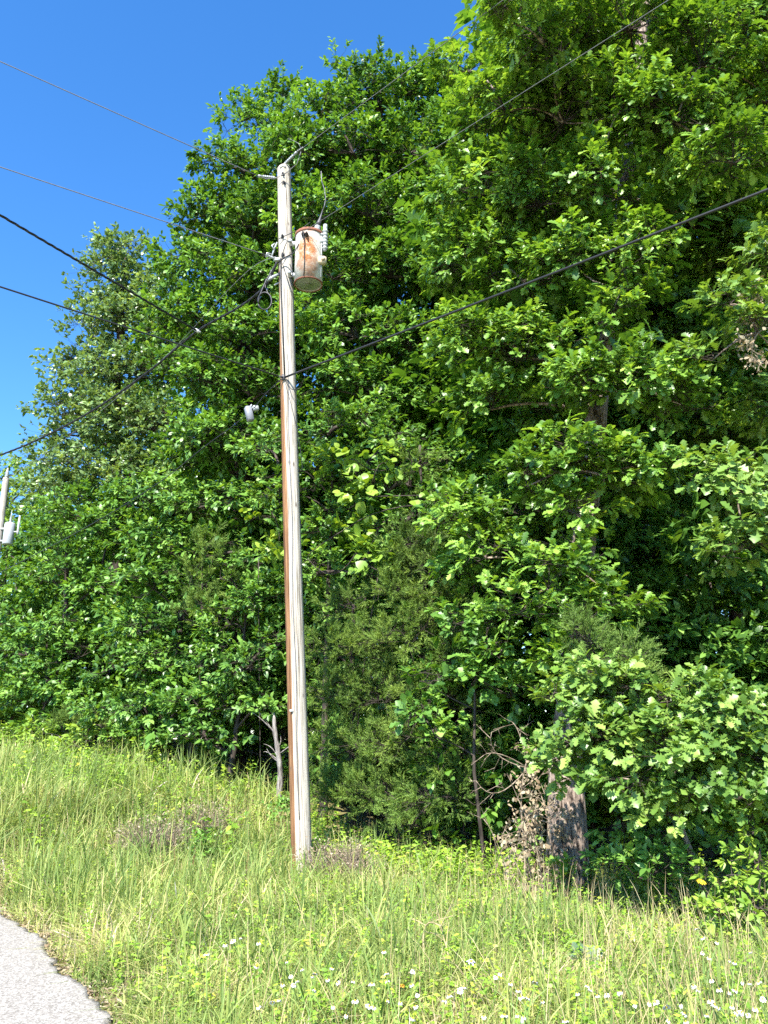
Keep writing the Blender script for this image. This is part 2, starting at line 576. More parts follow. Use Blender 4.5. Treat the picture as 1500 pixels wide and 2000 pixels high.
def tree(name, label, cat, trunk, trad, lobes, leafm, barkm, seed, dens=26, spr=6, lpt=7, tuft_r=0.4, flat=0.45, twig=0.2, leaf=0.15,
         template=LEAF_MID, group=None, world_lobes=None, twigs=True, limb_r=0.09, seg=14, bark_disp=0.0, **kw):
    g = np.random.default_rng(seed)
    trunk = np.asarray(trunk, float)
    base = trunk[0].copy(); base[2] = gz(base[0], base[1])
    root = thing(name, label, cat, base, group)
    C, Rr = world_lobes if world_lobes is not None else lobes_from_px(lobes)
    T, D, own = tufts_in(g, C, Rr, dens)
    keep = T[:, 2] > ground_z(T[:, 0], T[:, 1]) + 0.1
    T, D, own = T[keep], D[keep], own[keep]
    fol, (S0, S1) = foliage(g, T, D, spr, lpt, tuft_r, flat, twig, leaf, template, **kw)
    # trunk
    mb = MB()
    k = 26
    tt = np.linspace(0, 1, k)
    seglen = np.concatenate([[0], np.cumsum(np.linalg.norm(np.diff(trunk, axis=0), axis=1))]); seglen /= seglen[-1]
    tp = np.stack([np.interp(tt, seglen, trunk[:, i]) for i in range(3)], 1)
    tp[1:-1] += g.normal(size=(k - 2, 3)) * np.array([1, 1, 0]) * trad * 0.08
    tp[0, 2] = base[2] - 0.15
    tr = trad * (1 - 0.72 * tt) * (1 + 0.45 * np.exp(-tt * 22))
    mb.tube(tp, tr, seg)
    if bark_disp:
        v = mb.v[-1].reshape(k, seg, 3)
        c = v.mean(1, keepdims=True)
        ridge = 1 + bark_disp * (((np.arange(seg) * 7) % 3) - 1)[None, :, None] * (0.7 + 0.6 * g.random((k, seg, 1)))
        mb.v[-1] = (c + (v - c) * ridge).reshape(-1, 3)
    # limbs grow from the trunk or from the nearest limb end already there
    zs = tp[:, 2]
    hd = [np.min(np.linalg.norm(tp - c, axis=1)) for c in C]
    done = []
    for i in np.argsort(hd):
        c, r_ = C[i], Rr[i]
        dist = np.linalg.norm(tp[:, :2] - c[:2], axis=1)
        zt = c[2] - 0.55 * np.min(dist) - 0.25 * r_
        j = int(np.clip(np.searchsorted(zs, zt), 3, k - 2))
        src, lr = tp[j], min(limb_r * (0.6 + 0.5 * r_), tr[j] * 0.6)
        if done:
            dd = [np.linalg.norm(q - c) + 0.6 * max(0, q[2] - c[2]) for q in done]
            m_ = int(np.argmin(dd))
            if dd[m_] < np.linalg.norm(src - c) * 0.8:
                src, lr = done[m_], limb_r * 0.45
        ln_ = np.linalg.norm(c - src)
        mb.tube(curve_pts(src, c, g.normal(size=3) * 0.08 * min(1, ln_) + np.array([0, 0, 0.08 * ln_])), np.linspace(lr, lr * 0.45, 7), 6, False)
        done.append(c)
    mb.build('trunk', barkm, root, True, local=base)
    parts_ = [fol]
    if twigs:
        Ct = C[own]
        mid = Ct + (T - Ct) * 0.5 + g.normal(size=T.shape) * 0.06
        parts_ += [sticks(Ct, mid, 0.009, 0.006), sticks(mid, T, 0.006, 0.004), sticks(np.repeat(T, spr, 0), S0, 0.004, 0.003), sticks(S0, S1, 0.003, 0.002)]
    cr = join(parts_)
    nf_ = len(fol[2])
    mesh_np('crown', *cr[:3], leafm, root, cr[3], True, mats=[leafm, M_BARKD], mat_idx=(np.arange(len(cr[2])) >= nf_).astype(np.int32), local=base)
    return root


# ------------------------------------------------------------------ the setting: ground, road
def ground_mat():
    m, nt, out = new_mat('ground_thatch')
    tc = nt.nodes.new('ShaderNodeTexCoord')
    n1 = noise(nt, 0.7, 4, 0.6, tc.outputs['Object']); n2 = noise(nt, 45, 6, 0.7, tc.outputs['Object'])
    v = math_n(nt, 'ADD', math_n(nt, 'MULTIPLY', n1.outputs[0], 0.5), math_n(nt, 'MULTIPLY', n2.outputs[0], 0.5))
    r = ramp(nt, [(0.36, (0.06, 0.07, 0.02)), (0.46, (0.15, 0.15, 0.05)), (0.55, (0.28, 0.235, 0.11)), (0.66, (0.40, 0.33, 0.20))])
    nt.links.new(v, r.inputs[0])
    p = nt.nodes.new('ShaderNodeBsdfPrincipled'); p.inputs['Roughness'].default_value = 0.95; p.inputs['Specular IOR Level'].default_value = 0.1
    nt.links.new(r.outputs[0], p.inputs['Base Color'])
    b = nt.nodes.new('ShaderNodeBump'); b.inputs['Strength'].default_value = 0.7; b.inputs['Distance'].default_value = 0.04
    nt.links.new(n2.outputs[0], b.inputs['Height']); nt.links.new(b.outputs[0], p.inputs['Normal'])
    nt.links.new(p.outputs[0], out.inputs['Surface'])
    return m


def grid_mesh(name, X, Y, Z, mat):
    h, w = X.shape
    v = np.stack([X.ravel(), Y.ravel(), Z.ravel()], 1)
    i = np.arange(h * w).reshape(h, w)
    q = np.stack([i[:-1, :-1], i[:-1, 1:], i[1:, 1:], i[1:, :-1]], -1).reshape(-1, 4)
    return mesh_np(name, v, q.ravel(), np.arange(len(q)) * 4, mat, None, None, True)


u = np.linspace(-1, 1, 420)
gx = np.sinh(u * 5.4) / math.sinh(5.4) * 900 - 2.0
gy = np.sinh(u * 5.4) / math.sinh(5.4) * 900 + 9.0
X, Y_ = np.meshgrid(gx, gy)
tag(grid_mesh('ground', X, Y_, ground_z(X, Y_), ground_mat()), kind='structure')


def road_mat():
    m, nt, out = new_mat('chip_seal')
    tc = nt.nodes.new('ShaderNodeTexCoord')
    vo = nt.nodes.new('ShaderNodeTexVoronoi'); vo.inputs['Scale'].default_value = 85
    nt.links.new(tc.outputs['Object'], vo.inputs['Vector'])
    n1 = noise(nt, 1.6, 4, 0.6, tc.outputs['Object']); n2 = noise(nt, 120, 5, 0.7, tc.outputs['Object'])
    bw = nt.nodes.new('ShaderNodeRGBToBW'); nt.links.new(vo.outputs['Color'], bw.inputs[0])
    v = math_n(nt, 'ADD', math_n(nt, 'MULTIPLY', bw.outputs[0], 0.55), math_n(nt, 'MULTIPLY', n2.outputs[0], 0.45))
    r = ramp(nt, [(0.26, (0.12, 0.105, 0.088)), (0.40, (0.225, 0.205, 0.175)), (0.58, (0.345, 0.32, 0.28)), (0.8, (0.49, 0.465, 0.415))])
    nt.links.new(v, r.inputs[0])
    c = mix_c(nt, math_n(nt, 'MULTIPLY', n1.outputs[0], 0.35), r.outputs[0], (0.33, 0.295, 0.25))
    p = nt.nodes.new('ShaderNodeBsdfPrincipled'); p.inputs['Roughness'].default_value = 0.85; p.inputs['Specular IOR Level'].default_value = 0.25
    nt.links.new(c, p.inputs['Base Color'])
    b = nt.nodes.new('ShaderNodeBump'); b.inputs['Strength'].default_value = 0.45; b.inputs['Distance'].default_value = 0.005
    nt.links.new(vo.outputs['Distance'], b.inputs['Height']); nt.links.new(b.outputs[0], p.inputs['Normal'])
    nt.links.new(p.outputs[0], out.inputs['Surface'])
    return m


tr_ = np.linspace(-9, 16, 700)
nf = np.concatenate([[0.02, 0.0], -np.linspace(0.03, 6.2, 30)])
TT, NN = np.meshgrid(tr_, nf, indexing='ij')
fine = 0.018 * np.sin(TT * 41) * np.cos(TT * 17.3) + 0.014 * np.sin(TT * 83 + 2)
NO = NN + edge_off(TT) + fine * (NN > -0.02)
RX = RE0[0] + TT * RD[0] + NO * RN[0]; RY = RE0[1] + TT * RD[1] + NO * RN[1]
RZ = ground_z(RX - 0.6 * RN[0] * 0, RY) + np.where(NN > 0.01, -0.03, 0.035)
RZ[:, 1:] = RZ[:, 1:2] * 0 + (ground_z(RE0[0] + TT * RD[0] + (edge_off(TT) - 0.6) * RN[0], RE0[1] + TT * RD[1] + (edge_off(TT) - 0.6) * RN[1]) + 0.035)[:, 1:]
tag(grid_mesh('road', RX[:, ::-1], RY[:, ::-1], RZ[:, ::-1], road_mat()), kind='structure')


# ------------------------------------------------------------------ the utility pole
POLE_Y = 11.0
PB = at(588, 1690, POLE_Y); PT = at(554, 332, POLE_Y)
PB = PB + (PT - PB) * ((gz(PB[0], PB[1]) - 0.25 - PB[2]) / (PT[2] - PB[2]))
PLEN = float(np.linalg.norm(PT - PB))
PAX = (PT - PB) / PLEN
R0, R1 = 0.132, 0.106


def pole_mat():
    m, nt, out = new_mat('weathered_pole_wood')
    tc = nt.nodes.new('ShaderNodeTexCoord')
    xyz = nt.nodes.new('ShaderNodeSeparateXYZ'); nt.links.new(tc.outputs['Object'], xyz.inputs[0])
    grain = noise(nt, 1.0, 6, 0.7, tc.outputs['Object'], (70, 70, 1.6))
    blot = noise(nt, 1.0, 4, 0.6, tc.outputs['Object'], (7, 7, 2.2))
    ragged = noise(nt, 1.0, 5, 0.65, tc.outputs['Object'], (14, 14, 1.1))
    grey = ramp(nt, [(0.32, (0.15, 0.125, 0.10)), (0.43, (0.34, 0.30, 0.24)), (0.55, (0.55, 0.50, 0.425)), (0.70, (0.67, 0.63, 0.55))]); nt.links.new(grain.outputs[0], grey.inputs[0])
    g2 = mix_c(nt, math_n(nt, 'MULTIPLY', math_n(nt, 'SUBTRACT', blot.outputs[0], 0.52, True), 1.6, True), grey.outputs[0], (0.29, 0.26, 0.225))
    br = ramp(nt, [(0.32, (0.06, 0.033, 0.022)), (0.46, (0.19, 0.095, 0.045)), (0.58, (0.32, 0.17, 0.08)), (0.70, (0.43, 0.26, 0.14))]); nt.links.new(grain.outputs[0], br.inputs[0])
    # the unbleached brown strip runs up the left side and narrows upwards
    rad = math_n(nt, 'MULTIPLY_ADD', xyz.outputs[2], (R1 - R0) / PLEN); rad.node.inputs[2].default_value = R0
    xr = math_n(nt, 'DIVIDE', xyz.outputs[0], rad)
    mr = nt.nodes.new('ShaderNodeFloatCurve')
    cv = mr.mapping.curves[0]
    zn = math_n(nt, 'DIVIDE', xyz.outputs[2], PLEN)
    pts = [(0.0, 0.62), (0.46, 0.62), (0.60, 0.46), (0.75, 0.20), (0.85, 0.06), (1.0, 0.0)]
    while len(cv.points) < len(pts): cv.points.new(0.5, 0.5)
    for p_, q in zip(cv.points, pts): p_.location = q; p_.handle_type = 'VECTOR'
    mr.mapping.update()
    nt.links.new(zn, mr.inputs['Value'])
    thr = math_n(nt, 'ADD', math_n(nt, 'SUBTRACT', mr.outputs[0], 0.98), math_n(nt, 'MULTIPLY', math_n(nt, 'SUBTRACT', ragged.outputs[0], 0.5), 0.28))
    msk = math_n(nt, 'MULTIPLY', math_n(nt, 'SUBTRACT', thr, xr), 14, True)
    c = mix_c(nt, msk, g2, br.outputs[0])
    kv = nt.nodes.new('ShaderNodeTexVoronoi'); kv.inputs['Scale'].default_value = 1.0
    kmp = nt.nodes.new('ShaderNodeMapping'); kmp.inputs['Scale'].default_value = (7, 7, 3.2); nt.links.new(tc.outputs['Object'], kmp.inputs['Vector']); nt.links.new(kmp.outputs[0], kv.inputs['Vector'])
    kr = ramp(nt, [(0.07, (0, 0, 0)), (0.16, (1, 1, 1))]); nt.links.new(kv.outputs['Distance'], kr.inputs[0])
    c = mix_c(nt, math_n(nt, 'MULTIPLY', math_n(nt, 'SUBTRACT', 1.0, kr.outputs[0]), 0.8), c, (0.13, 0.10, 0.075))
    # drying checks
    chk = noise(nt, 1.0, 3, 0.5, tc.outputs['Object'], (38, 38, 0.55))
    ck = ramp(nt, [(0.60, (1, 1, 1)), (0.64, (0.22, 0.17, 0.13))]); nt.links.new(chk.outputs[0], ck.inputs[0])
    mm = nt.nodes.new('ShaderNodeMix'); mm.data_type = 'RGBA'; mm.blend_type = 'MULTIPLY'; mm.inputs[0].default_value = 0.8
    nt.links.new(c, mm.inputs[6]); nt.links.new(ck.outputs[0], mm.inputs[7])
    p = nt.nodes.new('ShaderNodeBsdfPrincipled'); p.inputs['Roughness'].default_value = 0.85; p.inputs['Specular IOR Level'].default_value = 0.2
    nt.links.new(mm.outputs[2], p.inputs['Base Color'])
    b = nt.nodes.new('ShaderNodeBump'); b.inputs['Strength'].default_value = 0.5; b.inputs['Distance'].default_value = 0.01
    nt.links.new(grain.outputs[0], b.inputs['Height']); nt.links.new(b.outputs[0], p.inputs['Normal'])
    nt.links.new(p.outputs[0], out.inputs['Surface'])
    return m


def make_shaft(name, length, r0, r1, mat, parent, seed):
    g = np.random.default_rng(seed)
    seg, k = 40, 70
    an = np.arange(seg) * 2 * math.pi / seg
    ph = g.uniform(0, 6.28, 6)
    v = []
    for i in range(k):
        t = i / (k - 1)
        r_ = r0 + (r1 - r0) * t
        rr = r_ * (1 + 0.012 * np.sin(3 * an + ph[0] + t * 2) + 0.012 * np.sin(7 * an + ph[1] + t) + 0.006 * np.sin(17 * an + ph[2]))
        rr = rr - 0.02 * r_ * np.exp(-((an - 3.9) / 0.06) ** 2)
        cx = 0.012 * math.sin(t * 5 + ph[3]); cyy = 0.012 * math.sin(t * 4 + ph[4])
        v.append(np.stack([cx + rr * np.cos(an), cyy + rr * np.sin(an), np.full(seg, t * length)], 1))
    # a slightly domed, slanted roof cut
    last = v[-1]
    for s_, dz in ((0.85, 0.035), (0.45, 0.05)):
        c = last.mean(0); w = c + (last - c) * s_; w[:, 2] += dz + (w[:, 0] - c[0]) * 0.12; v.append(w)
    n = len(v); f = []
    for i in range(n - 1):
        for j in range(seg):
            a = i * seg + j; b = i * seg + (j + 1) % seg
            f.append((a, b, b + seg, a + seg))
    f.append(tuple(range((n - 1) * seg, n * seg)))
    mb = MB(); mb.add(np.concatenate(v), f)
    return mb.build(name, mat, parent)


def pole_local(p):
    return np.array(POLE_MI @ Vector([float(c) for c in p]))


pole = thing('utility_pole', 'tall bleached grey wooden utility pole with a brown strip, leaning in the grass', 'utility pole', PB)
pole.rotation_euler = Vector(PAX).to_track_quat('Z', 'Y').to_euler()
q = Vector((0, 0, 1)).rotation_difference(Vector(PAX))
pole.rotation_euler = q.to_euler()
POLE_M = Matrix.Translation(Vector(PB)) @ q.to_matrix().to_4x4()
POLE_MI = POLE_M.inverted()
make_shaft('shaft', PLEN, R0, R1, pole_mat(), pole, 5)


def pl_build(mb, name, mat, parent=None):
    """build with world coordinates as a child of the pole"""
    M = np.array(POLE_MI)
    mb.v = [v @ M[:3, :3].T + M[:3, 3] for v in mb.v]
    return mb.build(name, mat, parent or pole)


def pol(px, py, dy=0.0):
    return at(px, py, POLE_Y + dy)


PR = 0.11
# dead-end insulators at the top
def insulator(p0, p1, mat_shed):
    mb = MB()
    d = p1 - p0; L = np.linalg.norm(d)
    M = Matrix.Translation(Vector(p0)) @ Vector((0, 0, 1)).rotation_difference(Vector(d / L)).to_matrix().to_4x4()
    prof = [(0.012, 0.0), (0.012, L * .12)]
    for i in range(6):
        z = L * (.16 + .11 * i)
        prof += [(0.012, z), (0.026, z + L * .02), (0.025, z + L * .035), (0.012, z + L * .05)]
    prof += [(0.014, L * .85), (0.022, L * .88), (0.022, L)]
    mb.lathe(prof, 16, M)
    return mb


top_c = pol(553, 330)
i1a, i1b = pol(553, 324, -0.02), pol(579, 298, -0.35)
pl_build(insulator(i1a, i1b, None), 'insulator', M_PORC)
i2a, i2b = pol(541, 348, -0.02), pol(505, 344, -0.3)
pl_build(insulator(i2a, i2b, None), 'insulator', M_PORC)
# pole-top bracket, bolts, neutral clevis
mb = MB(); mb.tube([pol(547, 328, -.11), pol(552, 324, -.12), pol(558, 327, -.11)], 0.013, 8)
pl_build(mb, 'ridge_pin', M_STEEL)
for x, y in ((553, 341), (555, 358), (552, 462), (553, 498)):
    p = pol(x, y, -0.115); mb = MB()
    mb.box(p, (0.055, 0.012, 0.055), None, 0.004); mb.tube([p + [0, -.005, 0], p + [0, -.055, 0]], 0.013, 6)
    pl_build(mb, 'bolt', M_RUBBER)
mb = MB()
mb.box(pol(541, 507, -.10), (0.10, 0.05, 0.05), None, .008)
mb.tube([pol(541, 505, -.1), pol(530, 503, -.14), pol(520, 497, -.2)], 0.018, 8)
mb.tube([pol(530, 503, -.14), pol(537, 482, -.12), pol(541, 474, -.08)], 0.012, 8)
mb.tube([pol(528, 500, -.16), pol(519, 502, -.2), pol(521, 494, -.22), pol(530, 496, -.2)], 0.009, 6)
mb.tube([pol(536, 476, -.13), pol(531, 480, -.16), pol(534, 486, -.16), pol(539, 480, -.13)], 0.012, 6)
pl_build(mb, 'neutral_clevis', M_STEEL)
mb = MB()
mb.tube([pol(545, 535, -.06), pol(533, 541, -.12), pol(524, 547, -.16)], [0.02, 0.026, 0.022], 8)
mb.tube([pol(545, 552, -.06), pol(536, 557, -.1)], 0.012, 8)
mb.tube([pol(530, 528, -.1), pol(526, 545, -.15)], 0.01, 6)
pl_build(mb, 'service_bracket', M_PORC)
# ground wire stapled down the side and a small white tag
mb = MB()
gpts = []
for y in np.linspace(520, 1600, 40):
    a = (y - 520) / 1080
    gpts.append(pol(550 + 27 * a + 1.5 * math.sin(y * .02) + (5 if y < 700 else 7), y, -(0.112 + .018 * a)))
mb.tube(gpts, 0.0055, 5)
pl_build(mb, 'ground_wire', M_ALU)
mb = MB(); mb.box(pol(569, 1388, -.12), (0.045, 0.008, 0.03), None, 0.002)
pl_build(mb, 'tag_plate', M_WHITEMETAL)
# black cable riser on the upper left flank, slack loops and jumpers
mb = MB()
mb.tube([pol(549, 505, -.11), pol(548.5, 540, -.115), pol(549, 570, -.118), pol(552, 640, -.118), pol(556, 742, -.12)], 0.011, 6)
pl_build(mb, 'cable_riser', M_BLACK)
mb = MB()
lp = [pol(541, 512, -.2), pol(530, 530, -.25), pol(518, 552, -.28), pol(508, 575, -.3), pol(504, 592, -.3)]
for a in np.linspace(180, 520, 20):
    lp.append(pol(517 + 13.5 * math.cos(R(a)), 588 - 17 * math.sin(R(a)) * -1, -.3 - .002 * (a - 180) / 10))
lp = np.array(lp)
mb.tube(lp, 0.0115, 7)
mb.tube([pol(519, 545, -.2), pol(518, 560, -.22), pol(523, 572, -.25), pol(530, 580, -.26)], 0.010, 6)
pl_build(mb, 'cable_loop', M_BLACK)
mb = MB()
mb.tube([pol(541, 515, -.15), pol(556, 503, -.2), pol(574, 494, -.25), pol(584, 476, -.28)], 0.009, 6)
mb.tube([pol(551, 508, -.15), pol(554, 488, -.2), pol(561, 470, -.22), pol(568, 474, -.2)], 0.007, 6)
mb.tube([pol(552, 515, -.15), pol(560, 540, -.2), pol(569, 568, -.16), pol(577, 588, -.13)], 0.006, 6)
mb.tube([pol(544, 467, -.14), pol(556, 461, -.15), pol(572, 454, -.2), pol(590, 446, -.2), pol(606, 434, -.25)], 0.006, 6)
mb.tube([pol(566, 516, -.15), pol(571, 530, -.17), pol(570, 545, -.14)], 0.007, 6)
pl_build(mb, 'jumper_wire', M_BLACK)
mb = MB()
mb.tube([pol(503, 343, -.3), pol(520, 350, -.22), pol(541, 347, -.16), pol(560, 337, -.2), pol(580, 320, -.3), pol(588, 296, -.36)], 0.006, 6)
pl_build(mb, 'top_jumper', M_ALU)
mb = MB()
for s_ in range(4):
    mb.box(pol(582 + 3 * s_, 295 - 2 * s_, -.4 - .04 * s_), (0.025, 0.03, 0.03), Matrix.Rotation(0.5 * s_, 3, 'Y'), .006)
mb.tube([pol(588, 290, -.42), pol(583, 280, -.4), pol(572, 274, -.36), pol(562, 271, -.3)], 0.004, 5)
pl_build(mb, 'dead_end_clamp', M_ALU)
mb = MB()
p = pol(553.5, 737, -.115)
mb.box(p, (0.05, 0.03, 0.09), None, .006); mb.tube([p, p + [-.06, -.05, -.01]], .014, 6)
pl_build(mb, 'cable_clamp', M_RUBBER)


# ------------------------------------------------------------------ transformer
def rust_mat():
    m, nt, out = new_mat('rusted_tank_paint')
    tc = nt.nodes.new('ShaderNodeTexCoord')
    P_ = tc.outputs['Object']

    def blob(c, sc, lo, hi):
        mp = nt.nodes.new('ShaderNodeMapping'); mp.vector_type = 'POINT'
        mp.inputs['Scale'].default_value = sc
        mp.inputs['Location'].default_value = tuple(-c[i] * sc[i] for i in range(3))
        nt.links.new(P_, mp.inputs['Vector'])
        l = nt.nodes.new('ShaderNodeVectorMath'); l.operation = 'LENGTH'; nt.links.new(mp.outputs[0], l.inputs[0])
        n = noise(nt, 9, 6, 0.7, P_)
        d = math_n(nt, 'ADD', l.outputs['Value'], math_n(nt, 'MULTIPLY', math_n(nt, 'SUBTRACT', n.outputs[0], 0.5), 0.9))
        return math_n(nt, 'SUBTRACT', 1.0, math_n(nt, 'MULTIPLY', math_n(nt, 'SUBTRACT', d, lo), 1 / (hi - lo)), True)
    core = blob((-0.01, -0.21, 0.50), (6.3, 3, 3.9), 0.72, 1.02)
    core2 = blob((-0.09, -0.19, 0.28), (9, 3, 4.4), 0.6, 0.95)
    run = blob((0.04, -0.21, 0.25), (8, 3, 2.9), 0.7, 1.05)
    top = blob((-0.02, -0.21, 0.80), (6, 3, 14), 0.3, 1.2)
    stain = blob((0.0, -0.21, 0.45), (6, 3, 2.6), 0.4, 1.5)
    fine_ = noise(nt, 40, 5, 0.7, P_)
    rc = ramp(nt, [(0.3, (0.15, 0.04, 0.014)), (0.48, (0.34, 0.115, 0.032)), (0.7, (0.50, 0.23, 0.08))]); nt.links.new(fine_.outputs[0], rc.inputs[0])
    pn = noise(nt, 5, 4, 0.6, P_)
    paint = ramp(nt, [(0.3, (0.55, 0.545, 0.48)), (0.7, (0.68, 0.67, 0.60))]); nt.links.new(pn.outputs[0], paint.inputs[0])
    c = mix_c(nt, math_n(nt, 'MULTIPLY', stain, 0.5), paint.outputs[0], (0.52, 0.33, 0.18))
    mx = math_n(nt, 'MAXIMUM', math_n(nt, 'MAXIMUM', core, math_n(nt, 'MULTIPLY', run, 0.75)), math_n(nt, 'MULTIPLY', math_n(nt, 'MAXIMUM', top, core2), 0.7))
    pt = noise(nt, 13, 6, 0.75, P_)
    mx = math_n(nt, 'MULTIPLY', mx, math_n(nt, 'MULTIPLY', math_n(nt, 'SUBTRACT', pt.outputs[0], 0.30), 4.5, True))
    c = mix_c(nt, mx, c, rc.outputs[0])
    p = nt.nodes.new('ShaderNodeBsdfPrincipled')
    nt.links.new(math_n(nt, 'MULTIPLY_ADD', mx, 0.45).node.outputs[0], p.inputs['Roughness'])
    for n_ in nt.nodes:
        if n_.type == 'MATH' and n_.operation == 'MULTIPLY_ADD': n_.inputs[2].default_value = 0.4
    nt.links.new(c, p.inputs['Base Color'])
    b = nt.nodes.new('ShaderNodeBump'); b.inputs['Strength'].default_value = 0.1; b.inputs['Distance'].default_value = 0.004
    nt.links.new(fine_.outputs[0], b.inputs['Height']); nt.links.new(b.outputs[0], p.inputs['Normal'])
    nt.links.new(p.outputs[0], out.inputs['Surface'])
    return m


M_RUSTTANK = rust_mat()
M_RUST = plain_mat('rust_brown', (0.25, 0.10, 0.06), 0.85, 0, 0.4, 30, 0.3)
M_PALERUST = plain_mat('rust_stained_paint', (0.58, 0.46, 0.32), 0.6, 0, 0.25, 12)
TY = POLE_Y - 0.12
tb = at(602, 556, TY); tt_ = at(602, 461, TY)
TH = tt_[2] - tb[2]; TR = 0.212
tank_t = thing('transformer', 'rust streaked white can transformer hung on the near pole', 'transformer', tb)
mb = MB()
mb.lathe([(TR * .88, 0.03), (TR * .95, 0.03), (TR * .95, 0.0), (TR, 0.0), (TR, TH * .5), (TR * 1.0, TH * .96), (TR * .985, TH)], 48)
mb.build('tank', M_RUSTTANK, tank_t)
mb = MB(); mb.lathe([(0.0001, 0.020), (0.03, 0.016), (0.03, 0.018), (TR * .89, 0.018)], 40, closed=False); mb.lathe([(0.001, 0.0), (.018, 0.0), (.018, .02)], 12)
mb.build('bottom_plate', plain_mat('tank_bottom_shade', (0.30, 0.33, 0.27), 0.6, 0, 0.1, 14), tank_t)  # underside shade and grass bounce painted in as a darker grey-green
mb = MB(); mb.lathe([(TR * .945, 0.004), (TR * .945, -.006), (TR * 1.012, -.006), (TR * 1.012, .016)], 48, closed=False)
mb.build('bottom_rim', M_RUST, tank_t)
mb = MB(); mb.lathe([(TR * 1.04, TH - .035), (TR * 1.06, TH - .03), (TR * 1.06, TH + .005), (TR * .98, TH + .02), (TR * .6, TH + .055), (0.02, TH + .065)], 48)
mb.build('lid', M_RUST, tank_t)
# high-voltage bushing on the lid with skirts and a wire
bx_ = np.array([0.10, -0.05, TH + .03])
mb = MB(); mb.lathe([(.062, 0), (.062, .02), (.045, .035), (.058, .05), (.056, .06), (.042, .075), (.052, .09), (.05, .1), (.036, .115)], 24, Matrix.Translation(bx_) @ Matrix.Rotation(.28, 4, 'Y'))
bush = mb.build('bushing', M_PORC, tank_t)
mb = MB(); mb.lathe([(.042, 0), (.038, .06), (.022, .13), (.014, .2), (.009, .30)], 16, Matrix.Translation(bx_ + [.03, 0, .11]) @ Matrix.Rotation(.22, 4, 'Y'))
mb.build('bushing_cap', M_RUBBER, tank_t)
mb = MB()
wp = [bx_ + np.array(q) for q in ((.095, 0, .38), (.125, -.02, .47), (.14, -.04, .58), (.12, -.06, .72), (.075, -.08, .86), (.065, -.1, 1.02))]
mb.tube(wp, .0085, 6)
mb.build('lead_wire', M_ALU, tank_t)
# arrester on the right side
ax_ = np.array([0.245, -0.10, 0])
mb = MB()
prof = [(.012, TH * .60), (.03, TH * .62)]
for i in range(6):
    z = TH * (.64 + .07 * i); prof += [(.03, z), (.05, z + .012), (.048, z + .02), (.032, z + .03)]
prof += [(.03, TH * 1.07), (.036, TH * 1.09), (.030, TH * 1.15), (.008, TH * 1.17)]
mb.lathe(prof, 18, Matrix.Translation(ax_))
mb.build('arrester', M_WHITEMETAL, tank_t)
mb = MB(); mb.box((0.2, -0.10, TH * .83), (0.12, .05, .09), None, .01); mb.box((0.2, -0.10, TH * .95), (0.12, .045, .035), None, .008)
mb.build('arrester_bracket', M_WHITEMETAL, tank_t)
mb = MB(); mb.box((0.205, -0.11, TH * .40), (0.14, .10, .13), None, .02); mb.tube([(.23, -.16, TH * .40), (.23, -.19, TH * .40)], .03, 12)
mb.build('side_lug', M_PALERUST, tank_t)
# low-voltage terminals on the front left, hanger straps to the pole
mb = MB()
for i, (x, z) in enumerate(((-.075, .86), (-.02, .84))):
    y = -math.sqrt(TR ** 2 - x * x)
    mb.lathe([(.03, 0), (.03, .02), (.02, .03), (.026, .045), (.016, .06), (.01, .09)], 14, Matrix.Translation((x, y, TH * z)) @ Matrix.Rotation(R(90), 4, 'X'))
mb.build('terminal', M_RUBBER, tank_t)
mb = MB()
wx = -0.055
mb.tube([(-.075, -.30, TH * .86), (wx, -.27, TH * .75), (wx + .005, -.225, TH * .6), (wx + .012, -.222, TH * .3), (wx + .01, -.222, TH * .02)], .007, 6)
mb.build('terminal_lead', M_BLACK, tank_t)
for z in (.85, .2):
    mb = MB(); c_ = np.array([-TR - .02, .02, TH * z])
    mb.box(c_, (.16, .06, .07), None, .01); mb.box(c_ + [-.05, -.05, 0], (.05, .12, .05), None, .01)
    mb.build('hanger', M_STEEL, tank_t)
mb = MB(); mb.box((TR * .93, -.1, TH * .5), (.012, .02, TH * .86), Matrix.Rotation(-.4, 3, 'Z'), .003)
mb.build('tank_seam', M_WHITEMETAL, tank_t)


# ------------------------------------------------------------------ wires
def span(p0, px, py, h_at, total, sag, L=42.0):
    """a wire from p0 along the level line that passes the spot (px, py) of the photograph at about the height h_at"""
    r = ray(px, py)
    Y = (h_at - EYE) / (r[2] / r[1])
    q_ = np.array([r[0] / r[1] * Y, Y, h_at])
    d = (q_ - p0); s1 = math.hypot(d[0], d[1]); dh = d[:2] / s1
    base = -sag * s1 * (1 - s1 / L)
    slope = (q_[2] - p0[2] - base) / s1
    out_ = []
    for s_ in np.concatenate([np.linspace(0, 8, 24), np.linspace(8.6, total, 20)]):
        out_.append([p0[0] + dh[0] * s_, p0[1] + dh[1] * s_, p0[2] + slope * s_ - sag * s_ * (1 - s_ / L)])
    return np.array(out_)


